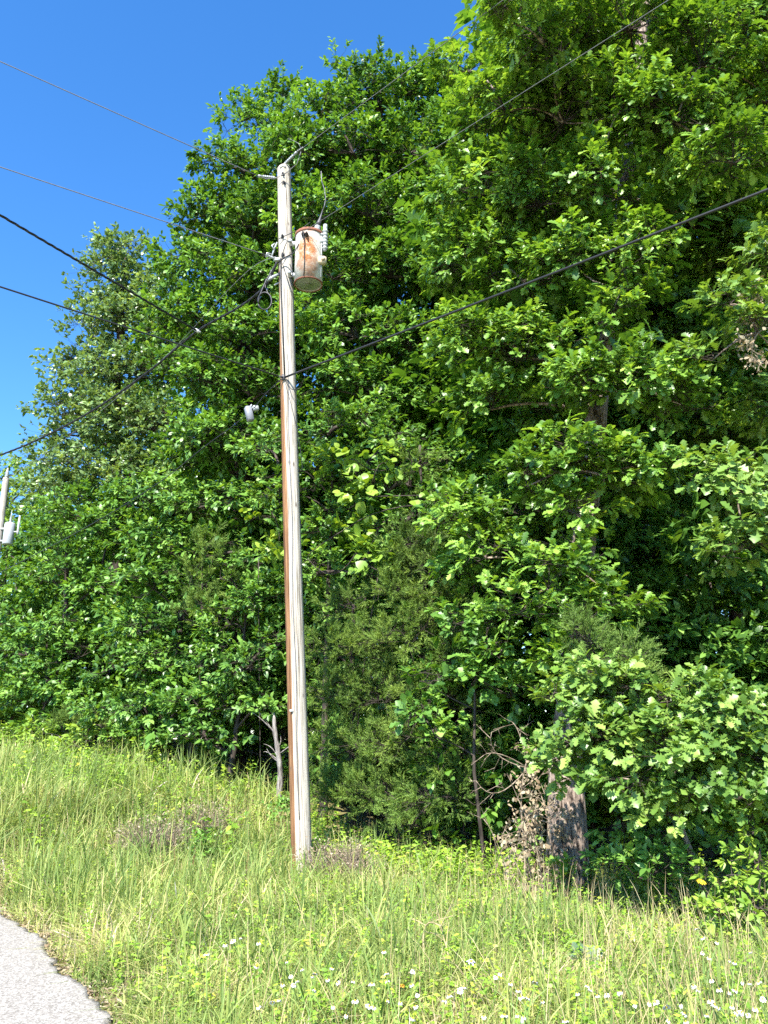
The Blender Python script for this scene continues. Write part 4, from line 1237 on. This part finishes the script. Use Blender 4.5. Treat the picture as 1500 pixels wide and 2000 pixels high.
for src, px, Y, yt, lab in spots:
    o = dup(src, lab)
    H = 16 if src is FA else 15
    s_ = top_scale(H, px, Y, yt)
    b = gp(px, Y)
    o.location = [float(c) for c in b]
    o.scale = (s_ * (1.0 if s_ > .6 else 1.25), s_ * (1.0 if s_ > .6 else 1.25), s_)
    k_ += 1
    o.rotation_euler = (0, 0, k_ * 1.7)

def thicket(label, seed, b, H, W, leafm, leaf):
    g = np.random.default_rng(seed)
    C, Rr = [], []
    for i in range(16):
        z = H * g.uniform(.12, .9); a = g.uniform(0, 6.28); r_ = W * math.sqrt(g.random()) * (1.05 - .6 * z / H)
        C.append([r_ * math.cos(a), r_ * math.sin(a), z]); Rr.append(g.uniform(.55, .9))
    return tree('understorey_shrub', label, 'shrub', [b, b + [.05, 0, H * .4], b + [0, .05, H * .85]], .05, None, leafm, M_BARKD, seed, dens=16, spr=7, lpt=8, tuft_r=.45, flat=.4, twig=.22,
                leaf=leaf, template=LEAF_OVATE, world_lobes=(np.array(C) + b, np.array(Rr)), twigs=False, limb_r=.03, group='shaded shrubs under the wood')


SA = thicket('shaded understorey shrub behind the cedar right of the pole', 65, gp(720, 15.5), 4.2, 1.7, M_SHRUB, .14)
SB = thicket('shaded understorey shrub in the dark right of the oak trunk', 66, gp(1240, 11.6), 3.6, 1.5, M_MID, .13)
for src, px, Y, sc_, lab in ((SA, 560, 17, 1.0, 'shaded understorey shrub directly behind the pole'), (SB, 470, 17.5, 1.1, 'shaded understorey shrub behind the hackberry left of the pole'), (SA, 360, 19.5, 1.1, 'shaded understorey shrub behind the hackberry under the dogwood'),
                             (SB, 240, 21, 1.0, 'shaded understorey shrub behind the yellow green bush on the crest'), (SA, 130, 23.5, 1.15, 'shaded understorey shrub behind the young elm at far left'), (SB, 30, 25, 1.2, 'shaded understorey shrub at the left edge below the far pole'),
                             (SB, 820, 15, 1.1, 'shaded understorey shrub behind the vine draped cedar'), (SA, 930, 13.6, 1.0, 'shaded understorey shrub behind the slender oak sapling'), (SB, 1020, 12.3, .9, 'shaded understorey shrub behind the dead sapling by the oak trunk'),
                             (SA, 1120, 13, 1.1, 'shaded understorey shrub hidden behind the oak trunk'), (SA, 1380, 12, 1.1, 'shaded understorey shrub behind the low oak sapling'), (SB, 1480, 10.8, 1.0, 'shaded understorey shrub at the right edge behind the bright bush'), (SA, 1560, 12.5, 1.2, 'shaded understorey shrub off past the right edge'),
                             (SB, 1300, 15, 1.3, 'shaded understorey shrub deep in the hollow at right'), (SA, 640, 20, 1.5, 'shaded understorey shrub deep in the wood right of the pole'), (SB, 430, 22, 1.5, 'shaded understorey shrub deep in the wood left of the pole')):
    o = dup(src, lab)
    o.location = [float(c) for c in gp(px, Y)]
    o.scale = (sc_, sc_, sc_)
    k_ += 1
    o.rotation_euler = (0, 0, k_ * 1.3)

# the far wood that closes the view: one mass of foliage and stems
g = np.random.default_rng(67)
n = 3600
fx = g.uniform(-34, 34, n); fyy = 33 + .25 * np.abs(fx) + g.uniform(0, 9, n) - np.clip(fx - 2, 0, 30) * .55
lim = np.clip(5.5 + .42 * (fx + 24), 3.5, 17)
fzz = ground_z(fx, fyy) + lim * g.uniform(.02, 1, n) ** .9
C = np.stack([fx, fyy, fzz], 1); D = unit(np.stack([g.normal(size=n) * .5, -np.ones(n), g.uniform(0, 1, n)], 1))
fol, _ = foliage(g, C, D, 6, 7, 1.0, .6, .45, .32, LEAF_OVATE)
far_stems = sticks(np.stack([fx[:160], fyy[:160], ground_z(fx[:160], fyy[:160]) - .2], 1), np.stack([fx[:160] + g.normal(size=160) * .5, fyy[:160], ground_z(fx[:160], fyy[:160]) + lim[:160]], 1), .16, .03)
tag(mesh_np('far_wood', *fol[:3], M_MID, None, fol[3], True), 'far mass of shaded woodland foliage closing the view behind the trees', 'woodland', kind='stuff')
o = mesh_np('far_stems', *far_stems[:3], M_BARKD, None, far_stems[3])
tag(o, 'dark far tree stems standing in the mass of woodland', 'woodland', kind='stuff')


# ------------------------------------------------------------------ dead wood and dry shrubs
def snag(label, base, top, rad, seed, nbr=5):
    g = np.random.default_rng(seed)
    root = thing('dead_snag', label, 'dead tree', base)
    pts = np.array([base + (top - base) * t + np.array([.05 * math.sin(t * 5), 0, 0]) for t in np.linspace(0, 1, 14)])
    pts[0, 2] -= .1
    rr = rad * (1 - .45 * np.linspace(0, 1, 14)) * g.uniform(.85, 1.15, 14); rr[-1] = .008
    mb = MB(); mb.tube(pts, rr, 10); mb.build('trunk', M_SNAG, root, local=base)
    for i in range(nbr):
        p = pts[int(g.integers(3, 11))]
        d = unit(np.array([g.normal(), g.normal() * .6, g.uniform(.4, 1.2)])) * g.uniform(.3, .7)
        mb = MB(); mb.tube(curve_pts(p, p + d, g.normal(size=3) * .05), np.linspace(.012, .003, 7), 5); mb.build('branch', M_SNAG, root, local=base)
    return root


sbase = np.array([at(543, 1540, 14.4)[0], 14.4, 0]); sbase[2] = gz(sbase[0], 14.4)
snag('bleached dead snag standing just left of the pole in the tall grass', sbase, at(541, 1392, 14.4), .058, 71, 7)


def dead_branch(name, label, base, tips, seed, leaves=True, rad=.016, mat=None):
    g = np.random.default_rng(seed)
    root = thing(name, label, 'dead branch', base)
    P, Q = [], []
    mb = MB()
    ends = []
    for t in tips:
        c = curve_pts(base, t, g.normal(size=3) * .12, 9)
        mb.tube(c, np.linspace(rad, .004, 9), 6)
        for j in range(3, 9):
            for _ in range(3 if leaves else 1):
                d = unit(g.normal(size=3) + unit(t - base) * .6) * g.uniform(.08, .3)
                P.append(c[j]); Q.append(c[j] + d); ends.append(c[j] + d)
                for _ in range(2 if leaves else 1):
                    d2 = unit(d + g.normal(size=3) * .12) * g.uniform(.05, .14)
                    P.append(c[j] + d * .6); Q.append(c[j] + d * .6 + d2); ends.append(Q[-1])
    mb.build('stem', mat or M_TWIG, root, local=base)
    br = sticks(np.array(P), np.array(Q), .004, .002)
    mesh_np('twigs', *br[:3], mat or M_TWIG, root, br[3], local=base)
    if leaves:
        E = np.repeat(np.array(ends), 3, 0) + g.normal(size=(len(ends) * 3, 3)) * .03
        tint = np.stack([g.random(len(E)), g.random(len(E)), g.random(len(E)), np.ones(len(E))], 1)
        fol = scatter(LEAF_MID, E, unit(g.normal(size=E.shape) + [0, 0, -.8]), g.normal(size=E.shape) + [0, -1, .3], g.uniform(.025, .075, len(E)), tint)
        mesh_np('leaves', *fol[:3], M_BROWN, root, fol[3], True, local=base)
    return root


def gat(px, py, Y):
    p = at(px, py, Y); p[2] = gz(p[0], p[1]); return p


dead_branch('dead_sapling', 'dead sapling with curled brown leaves against the thick oak trunk', gat(1050, 1700, 9.5), [at(1030, 1480, 9.5), at(1045, 1530, 9.45), at(1012, 1560, 9.4), at(1058, 1580, 9.3), at(1020, 1620, 9.4), at(1005, 1680, 9.3)], 72)
dead_branch('dead_branch', 'bare pale dead branch slanting through the dark gap left of the oak trunk', at(1030, 1500, 9.9), [at(960, 1430, 9.8), at(945, 1475, 9.7), at(1000, 1410, 9.9), at(930, 1525, 9.7)], 73, False, .008, M_TWIG)
dead_branch('dead_branch', 'thin pale dead stick leaning out of the cedar skirts', gat(1000, 1700, 9.7), [at(945, 1600, 9.7), at(985, 1650, 9.6)], 74, False, .006, M_TWIG)
dead_branch('dead_branch', 'withered brown leafed twig high at the right edge', at(1530, 640, 8.6), [at(1480, 590, 8.4), at(1470, 700, 8.4)], 75, True, .010)


def dry_shrub(label, base, w, h, seed, n=900, name='dry_shrub', mat=None):
    g = np.random.default_rng(seed)
    root = thing(name, label, 'shrub', base)
    k = n
    a = g.uniform(0, 6.28, k)
    st = np.stack([np.cos(a) * g.random(k) * w * .4, np.sin(a) * g.random(k) * w * .4, np.zeros(k)], 1)
    d = unit(np.stack([np.cos(a) * g.random(k), np.sin(a) * g.random(k), g.uniform(.5, 1.3, k)], 1))
    L = h * g.uniform(.5, 1.1, k)[:, None]
    P0 = base + st; P1 = P0 + d * L * .55 + g.normal(size=(k, 3)) * .03
    P2 = P1 + unit(d + g.normal(size=(k, 3)) * .5) * L * .4
    P3 = P1 + unit(d + g.normal(size=(k, 3)) * .8) * L * .35
    br = join([sticks(P0, P1, .004, .003), sticks(P1, P2, .003, .0015), sticks(P1, P3, .0025, .0015)])
    mesh_np('twigs', *br[:3], mat or M_TWIG, root, br[3], local=base)
    E = np.concatenate([P2, P3])
    E = np.repeat(E, 2, 0) + g.normal(size=(len(E) * 2, 3)) * .04
    tint = g.random((len(E), 4))
    fol = scatter(LEAF_MID, E, g.normal(size=E.shape), g.normal(size=E.shape), g.uniform(.015, .035, len(E)), tint)
    mesh_np('seed_heads', *fol[:3], M_BROWN, root, fol[3], True, local=base)
    return root


dry_shrub('dry grey brown twiggy shrub in the grass left of the pole', gat(300, 1640, 11.2), .75, .62, 81, 520)
dry_shrub('smaller dry twiggy shrub in the upper grass nearer the pole', gat(395, 1600, 12.2), .55, .6, 82, 300)
dry_shrub('pale dry weed clump just right of the pole foot', gat(665, 1705, 10.6), .6, .6, 83, 420)

# small plants picked out in the grass
def leafy_sapling(label, base, h, seed, leafm, leaf=.045, name='seedling', k=18, lt=LEAF_OVATE):
    g = np.random.default_rng(seed)
    root = thing(name, label, 'plant', base)
    top = base + np.array([g.normal() * .03, g.normal() * .03, h])
    mb = MB(); mb.tube(curve_pts(base, top, g.normal(size=3) * .02), np.linspace(.006, .003, 7), 5); mb.build('stem', M_BARKD, root, local=base)
    T = base + np.stack([g.normal(size=k) * h * .16, g.normal(size=k) * h * .16, h * g.uniform(.5, 1.05, k)], 1)
    D = unit(T - (base + [0, 0, h * .6]))
    fol, _ = foliage(g, T, D, 3, 5, .05, .6, .06, leaf, lt)
    mesh_np('leaves', *fol[:3], leafm, root, fol[3], True, local=base)
    return root


leafy_sapling('dark green leafy seedling rising from the grass left of the pole', at_ground(383, 1720), .52, 91, M_MID, .05, k=22)
leafy_sapling('tall yellow green weed at the foot of the right edge bush', at_ground(1478, 1800), .75, 92, M_YEL, .05, k=18)
leafy_sapling('small bright leafy sprout in front of the shaded bush at right', at_ground(1285, 1800), .5, 93, M_YEL, .055, k=22)
leafy_sapling('leafy yellow green weed in front of the thick oak trunk', at_ground(1110, 1780), .42, 94, M_YEL, .055, k=22)
leafy_sapling('green bramble tuft growing beside the pole base', at_ground(545, 1640), .55, 95, M_SHRUB, .05, k=22)

# big grey-green mullein leaf plant
base = at_ground(1140, 1905); root = thing('mullein_plant', 'low plant with two broad grey green leaves in the right foreground grass', 'plant', base)
g = np.random.default_rng(96)
for d, s_ in (((-.25, -.1, .5), .15), ((.5, -.2, .28), .17), ((.1, .4, .35), .13), ((-.4, .2, .2), .11)):
    fol = scatter(LEAF_ROUND, np.array([base + [0, 0, .1]]), unit(np.array([d])), np.array([[0, -.9, .6]]), s_, np.array([[.4, .5, .5, 1]]))
    mesh_np('leaf', *fol[:3], leaf_mat('mullein_leaf', [(0, (.13, .21, .12)), (1, (.2, .3, .18))]) if 'mullein_leaf' not in bpy.data.materials else bpy.data.materials['mullein_leaf'], root, fol[3], True, local=base)
mb = MB(); mb.tube([base + [0, 0, -.02], base + [0, 0, .11]], .008, 6); mb.build('stem', M_SHRUB, root, local=base)


# rusty dock stalks standing in the grass left of the middle
M_DOCK = plain_mat('dock_seed_brown', (0.20, 0.085, 0.045), .8, 0, .3, 40)
def dock(label, seed):
    g = np.random.default_rng(seed)
    root = thing('dock_stalk', label, 'plant', (0, 0, 0), 'rusty dock stalks in the grass')
    mb = MB(); mb.tube([(0, 0, -.05), (.01, 0, .3), (.02, .01, .62)], [.004, .004, .002], 5); mb.build('stem', M_DOCK, root)
    mb = MB()
    for i in range(90):
        z = g.uniform(.34, .64); a = g.uniform(0, 6.28); r_ = .018 * g.random() + .004
        c = np.array([.012 + r_ * math.cos(a), r_ * math.sin(a), z])
        d = unit(np.array([math.cos(a), math.sin(a), .5])) * .013; w = np.array([-math.sin(a), math.cos(a), 0]) * .005
        mb.add([c - w, c + w, c + d], [(0, 1, 2)])
    mb.build('seed_head', M_DOCK, root, False)
    return root


d0 = dock('thin rusty brown dock stalk in the grass between the road and the pole', 97)
for i, (x, y) in enumerate(((296, 1765), (312, 1772), (345, 1760), (368, 1768), (395, 1775), (262, 1700), (472, 1772))):
    o = d0 if i == 0 else dup(d0)
    o.location = [float(c) for c in at_ground(x, y)]
    o.rotation_euler = (.08 * math.sin(i * 2), .1 * math.cos(i * 3), i * 1.1)
    s_ = .75 + .06 * (i % 4); o.scale = (s_, s_, s_)


# ------------------------------------------------------------------ flowers
M_PETAL = plain_mat('white_petal', (0.80, 0.80, 0.78), .6, 0, .03, 10)
M_DISC = plain_mat('yellow_disc', (0.62, 0.40, 0.03), .7, 0, .15, 60)
M_STEM = plain_mat('green_stem', (0.16, 0.26, 0.05), .6, 0, .15, 10)
M_YPETAL = plain_mat('yellow_petal', (0.75, 0.50, 0.02), .6, 0, .05, 10)
M_LILAC = plain_mat('lilac_petal', (0.42, 0.40, 0.70), .6, 0, .05, 10)
M_ORANGE = plain_mat('orange_petal', (0.75, 0.30, 0.02), .6, 0, .05, 10)


def flower_mesh(name, seed, r_, petal, n=16, stem_h=.5):
    g = np.random.default_rng(seed)
    mb = MB()
    bend = g.normal(size=2) * .03
    mb.tube([(bend[0], bend[1], -stem_h), (bend[0] * .4, bend[1] * .4, -stem_h * .5), (0, 0, -.004)], .0022, 5, mi=2)
    for i in range(n):
        a = i * 2 * math.pi / n + g.normal() * .05; w = r_ * .2; L = r_ * g.uniform(.88, 1.08); z = g.normal() * .002
        c, s_ = math.cos(a), math.sin(a)
        pts = [(.22 * r_, -.5 * w, 0), (.22 * r_, .5 * w, 0), (.65 * L, w, .004 + z), (L, .45 * w, z - .003), (L, -.45 * w, z - .003), (.65 * L, -w, .004 + z)]
        mb.add([(x * c - y * s_, x * s_ + y * c, zz) for x, y, zz in pts], [tuple(range(6))], mi=0)
    mb.lathe([(.30 * r_, -.002), (.32 * r_, .004), (.22 * r_, .009), (.05 * r_, .010)], 12, mi=1)
    o = mb.build(name, None, None, True, [petal, M_DISC, M_STEM])
    return o


def flower_at(px, py, h):
    r = ray(px, py); k = r[2] / r[1]
    for Y in np.linspace(3, 14, 600):
        if EYE + k * Y <= gz(r[0] / r[1] * Y, Y) + h:
            return np.array([r[0] / r[1] * Y, Y, EYE + k * Y])


g = np.random.default_rng(101)
daisies = [(403, 1865), (470, 1833), (505, 1843), (440, 1847), (455, 1838), (500, 1890), (560, 1880), (590, 1895), (568, 1907), (615, 1903), (580, 1918), (552, 1925), (614, 1935), (660, 1920), (690, 1918), (648, 1893), (726, 1923), (755, 1903), (757, 1917), (806, 1898), (804, 1925), (815, 1944), (812, 1967), (868, 1956), (782, 1960), (720, 1966), (676, 1985), (545, 1955), (532, 1958), (505, 1968), (750, 1860), (640, 1915),
           (1045, 1920), (1018, 1949), (1030, 1951), (1060, 1958), (1128, 1942), (1185, 1944), (1268, 1961), (1210, 1940), (1147, 1927), (1390, 1916), (1405, 1934), (1425, 1940), (1395, 1965), (1430, 1968), (1475, 1972), (1490, 1952), (1440, 1980), (1380, 1985), (1355, 1927), (1450, 1920), (1483, 1920), (1466, 1861), (1435, 1882), (1425, 1878), (1373, 1833), (1360, 1815), (1400, 1842), (1372, 1862), (1385, 1872), (1010, 1985), (1020, 1995), (1305, 1995), (1340, 1998), (1405, 1971), (1240, 1965), (1330, 1965), (985, 1985), (905, 1930), (945, 1987), (650, 1968)]
for _ in range(26):
    daisies.append((g.uniform(520, 1490), g.uniform(1900, 1999)))
protos = [flower_mesh('daisy', 110 + i, 0.0185 - .0012 * i, M_PETAL, 17) for i in range(4)]
DL = 'white ox-eye daisy with a yellow disc on a thin stem in the foreground grass'
for i, (x, y) in enumerate(daisies):
    p = flower_at(x, y, .36 + .1 * g.random())
    o = protos[i] if i < 4 else protos[i % 4].copy()
    if i >= 4: COL.objects.link(o)
    tag(o, DL, 'flower', 'white daisies in the foreground grass')
    o.location = [float(c) for c in p]
    o.rotation_euler = (g.normal() * .28 + .12, g.normal() * .28, g.uniform(0, 6.28))
    s_ = g.uniform(.6, 1.1); o.scale = (s_, s_, 1)
for nm, lab, x, y, h, mat, r_, n in (('yellow_flower', 'single yellow flower on a tall stem before the dark bush at right', 1370, 1722, .62, M_YPETAL, .036, 12), ('lilac_flower', 'single pale lilac flower in the grass right of the middle', 920, 1878, .45, M_LILAC, .025, 6),
                                     ('orange_flower', 'small orange flower low in the grass among the daisies', 786, 1925, .3, M_ORANGE, .014, 8)):
    o = flower_mesh(nm, 130, r_, mat, n, h)
    o.location = [float(c) for c in flower_at(x, y, h)]
    o.rotation_euler = (.5, .1, 0)
    tag(o, lab, 'flower')

# ------------------------------------------------------------------ grass, weeds, litter
TLX = np.array([-40, -14, -10.3, -5.6, -2.2, -.8, .5, 1.8, 3, 4.5, 6, 12]); TLY = np.array([34, 24.5, 22, 18.6, 14.6, 12.6, 11.6, 10.6, 9.4, 8.4, 7.9, 6.5])


def field(g, n, y0, y1, pw, deep=.8, edge=.03, side=.62):
    t = g.random(n)
    Y = (y0 ** pw + t * (y1 ** pw - y0 ** pw)) ** (1 / pw)
    x = g.uniform(-1, 1, n) * (side * Y + .9)
    tq, nq = road_tn(x, Y)
    off = nq - edge_off(np.clip(tq, -5, 16))
    ok = (off > edge + g.random(n) ** 2 * .22) & (Y < np.interp(x, TLX, TLY) + deep)
    return x[ok], Y[ok], off[ok]


def blades(g, x, y, h, w, lean, dry_bias, rows=4, bend=1.0):
    n = len(x)
    z = ground_z(x, y) - .01
    az = g.uniform(0, 6.28, n)
    ln = lean * g.random(n)
    dx, dy = np.cos(az) * ln, np.sin(az) * ln
    fa = g.uniform(0, 6.28, n)                     # which way the blade's width runs
    wx, wy = np.cos(fa), np.sin(fa)
    vs_ = []
    for i in range(rows):
        t = i / (rows - 1)
        cx = x + dx * h * (t ** 1.8) * bend; cyy = y + dy * h * (t ** 1.8) * bend
        cz = z + h * (t - .42 * np.minimum(ln, 1.2) * t ** 2.4)
        ww = w * (1 - .35 * t) if i < rows - 1 else w * .06
        vs_ += [np.stack([cx - wx * ww, cyy - wy * ww, cz], 1), np.stack([cx + wx * ww, cyy + wy * ww, cz], 1)]
    v = np.stack(vs_, 1).reshape(-1, 3)
    K = rows * 2
    q = np.concatenate([[2 * i, 2 * i + 1, 2 * i + 3, 2 * i + 2] for i in range(rows - 1)])
    loops = (q[None] + (np.arange(n) * K)[:, None]).ravel()
    starts = np.arange(n * (rows - 1)) * 4
    patch = .48 + .16 * hills(x, y, 1.4) + .14 * hills(x + 7, y, 3.1)
    tint = np.stack([np.clip(g.random(n) ** 1.3 + dry_bias, 0, 1), np.clip(patch + g.normal(size=n) * .16 + dry_bias, 0, 1), g.random(n), np.ones(n)], 1)
    return v, loops, starts, np.repeat(tint, K, 0)


def hmap(x, y, off):
    h = .20 + .13 * np.clip((y - 4.5) / 4, 0, 1) + .05 * hills(x, y, 1.2) * .5
    h = h + .10 * np.clip((-x - .5) / 3, 0, 1)
    h = h * (1 - .5 * np.exp(-((x - 2.1) / 1.1) ** 2 - ((y - 8.9) / 1.6) ** 2))
    return np.maximum(h, .10) * np.clip(.30 + off / .5, .3, 1)


g = np.random.default_rng(201)
parts = []
for n, y0, y1, pw, w in ((92000, 3.2, 7.2, 1.3, .0036), (90000, 7.0, 12.5, 1.4, .0052), (60000, 12, 25, 1.2, .0085)):
    x, y, off = field(g, n, y0, y1, pw)
    kp = g.random(len(x)) < np.clip(.75 + .5 * hills(x, y, 2.3), .12, 1)
    x, y, off = x[kp], y[kp], off[kp]
    h = hmap(x, y, off) * g.uniform(.5, 1.45, len(x))
    parts.append(blades(g, x, y, h, w * g.uniform(.5, 1.7, len(x)), 1.7, 0.0))
# taller coarse tufts
x, y, off = field(g, 900, 4.2, 16, 1.6, .3, .3)
x = np.repeat(x, 10) + g.normal(size=len(x) * 10) * .05; y = np.repeat(y, 10) + g.normal(size=len(y) * 10) * .05; off = np.repeat(off, 10)
parts.append(blades(g, x, y, hmap(x, y, off) * g.uniform(1.2, 2.2, len(x)), .0068 * g.uniform(.7, 1.3, len(x)), .75, -.12, 6))
gm = join(parts)
tag(mesh_np('grass', *gm[:3], M_GRASS, None, gm[3]), 'uncut yellow green roadside grass sloping from the road up to the trees', 'grass', kind='stuff')

# dry tan stems, thickest at the right
x, y, off = field(g, 10500, 4.0, 12.5, 1.5, .2, .2)
keep = g.random(len(x)) < np.clip(.22 + .9 * np.clip((x - .3) / 1.5, 0, 1) * (.5 + .5 * (hills(x, y, 1.1) > 0)), 0, 1)
x, y, off = x[keep], y[keep], off[keep]
st1 = blades(g, x, y, g.uniform(.28, .66, len(x)), .0024, .5, 0, 5)
x2, y2, o2 = field(g, 28000, 3.4, 15, 1.3)
st2 = blades(g, x2, y2, g.uniform(.08, .26, len(x2)), .0026, 1.5, 0, 4)
gm = join([st1, st2])
tag(mesh_np('dry_grass', *gm[:3], M_DRY, None, gm[3]), 'dry straw coloured grass stems standing among the green grass', 'grass', kind='stuff')

# broad-leaved weeds and brambles
def weeds(g, x, y, hmax, leaf, per, template=LEAF_OVATE):
    n = len(x)
    z = ground_z(x, y)
    H = hmax * g.uniform(.4, 1.1, n)
    t = g.uniform(.25, 1.0, (n, per))
    lean = g.normal(size=(n, 2)) * .2
    a = g.uniform(0, 6.28, (n, per))
    px_ = x[:, None] + lean[:, :1] * H[:, None] * t; py_ = y[:, None] + lean[:, 1:] * H[:, None] * t; pz_ = z[:, None] + H[:, None] * t
    pos = np.stack([px_, py_, pz_], 2).reshape(-1, 3)
    d = np.stack([np.cos(a), np.sin(a), g.normal(size=a.shape) * .3], 2).reshape(-1, 3)
    zd = np.array([0, -.25, 1.0]) + g.normal(size=pos.shape) * .4
    tint = np.stack([g.random(len(pos)), np.repeat(g.random(n), per), g.random(len(pos)), np.ones(len(pos))], 1)
    return scatter(template, pos, d, zd, np.repeat(leaf * g.uniform(.6, 1.4, n), per) * g.uniform(.7, 1.2, len(pos)), tint)


parts = []
x, y, off = field(g, 8500, 4.2, 15, 1.6, .6, .15); parts.append(weeds(g, x, y, .36, .034, 12))
# bramble slope at the left, creepers along the foot of the wood
x, y, off = field(g, 9000, 10.5, 24, 1.4, .9, .3); kp = (x < -1.9) & (g.random(len(x)) < np.clip(.25 + .45 * hills(x, y, .7), .08, 1)); parts.append(weeds(g, x[kp], y[kp], .55, .075, 14))
x, y, off = field(g, 16000, 7, 14, 1.5, .9, .3); kp = (y > np.interp(x, TLX, TLY) - 1.4) & (x > -1.2) & (g.random(len(x)) < .55) & ~((np.abs(x - 2.05) < .5) & (y < 10.2)); parts.append(weeds(g, x[kp], y[kp], .5, .062, 13))
x, y, off = field(g, 2500, 3.6, 8, 1.4, .6, .02); kp = off < .6; parts.append(weeds(g, x[kp], y[kp], .08, .028, 10))
gm = join(parts)
tag(mesh_np('ground_cover', *gm[:3], M_WEED, None, gm[3], True), 'broad leaved weeds and brambles growing through the grass', 'weeds', kind='stuff')

# crumbled gravel, soil and dead leaves along the pavement edge
n = 2600
t = g.uniform(-1.5, 9, n); nn_ = np.abs(g.normal(size=n)) * .10 + g.normal(size=n) * .05 + edge_off(t)
x = RE0[0] + t * RD[0] + nn_ * RN[0]; y = RE0[1] + t * RD[1] + nn_ * RN[1]
z = np.maximum(ground_z(x, y), np.where(nn_ - edge_off(t) < 0, ground_z(x, y) + .036, -9))
oct_v = np.array([[1, 0, 0], [0, 1, 0], [-1, 0, 0], [0, -1, 0], [0, 0, .7], [0, 0, -.7]], float); oct_f = [(0, 1, 4), (1, 2, 4), (2, 3, 4), (3, 0, 4), (1, 0, 5), (2, 1, 5), (3, 2, 5), (0, 3, 5)]
fol = scatter((oct_v, oct_f), np.stack([x, y, z + .002], 1), g.normal(size=(n, 3)), g.normal(size=(n, 3)), g.uniform(.003, .014, n) , g.random((n, 4)))
tag(mesh_np('gravel', *fol[:3], plain_mat('gravel_stone', (.36, .33, .29), .9, 0, .5, 25), None, fol[3]), 'loose crumbs of gravel along the broken pavement edge', 'gravel', kind='stuff')
n = 3200
t = g.uniform(-1.5, 9, n); nn_ = np.abs(g.normal(size=n)) * .16 - .02 + edge_off(t)
x = RE0[0] + t * RD[0] + nn_ * RN[0]; y = RE0[1] + t * RD[1] + nn_ * RN[1]
pos = np.stack([x, y, ground_z(x, y) + .03 + .02 * g.random(n)], 1)
fol = scatter(LEAF_MID, pos, unit(g.normal(size=(n, 3)) * [1, 1, .2]), g.normal(size=(n, 3)) * .5 + [0, 0, 1], g.uniform(.02, .06, n), g.random((n, 4)))
tag(mesh_np('leaf_litter', *fol[:3], M_BROWN, None, fol[3]), 'brown dead leaf litter scattered along the pavement edge', 'litter', kind='stuff')

# pale stone in the grass
base = at_ground(222, 1800); g = np.random.default_rng(301)
root = None
bm_v = []
mbk = MB()
mbk.lathe([(.16, -.06), (.30, -.03), (.33, .04), (.26, .12), (.12, .15), (.02, .155)], 18)
v = mbk.v[0]; v *= (1 + .18 * np.sin(v[:, :1] * 17 + v[:, 1:2] * 11 + v[:, 2:] * 23)) * np.array([1.0, .7, 1.0]); mbk.v[0] = v
o = mbk.build('rock', plain_mat('pale_limestone', (.50, .45, .36), .9, 0, .25, 14, .6), None, False)
o.location = [float(c) for c in base]
tag(o, 'pale tan limestone half buried in the grass near the road', 'rock')
# bent dry stalk
dead_branch('dry_stalk', 'bent dry straw coloured weed stalk standing in the middle foreground grass', at_ground(840, 1930), [at_ground(840, 1930) + np.array([.08, 0, .38]), at_ground(840, 1930) + np.array([.10, .05, .30])], 76, False, .009, M_DRY)

print('objects', len(bpy.data.objects), 'verts', sum(len(m.vertices) for m in bpy.data.meshes))
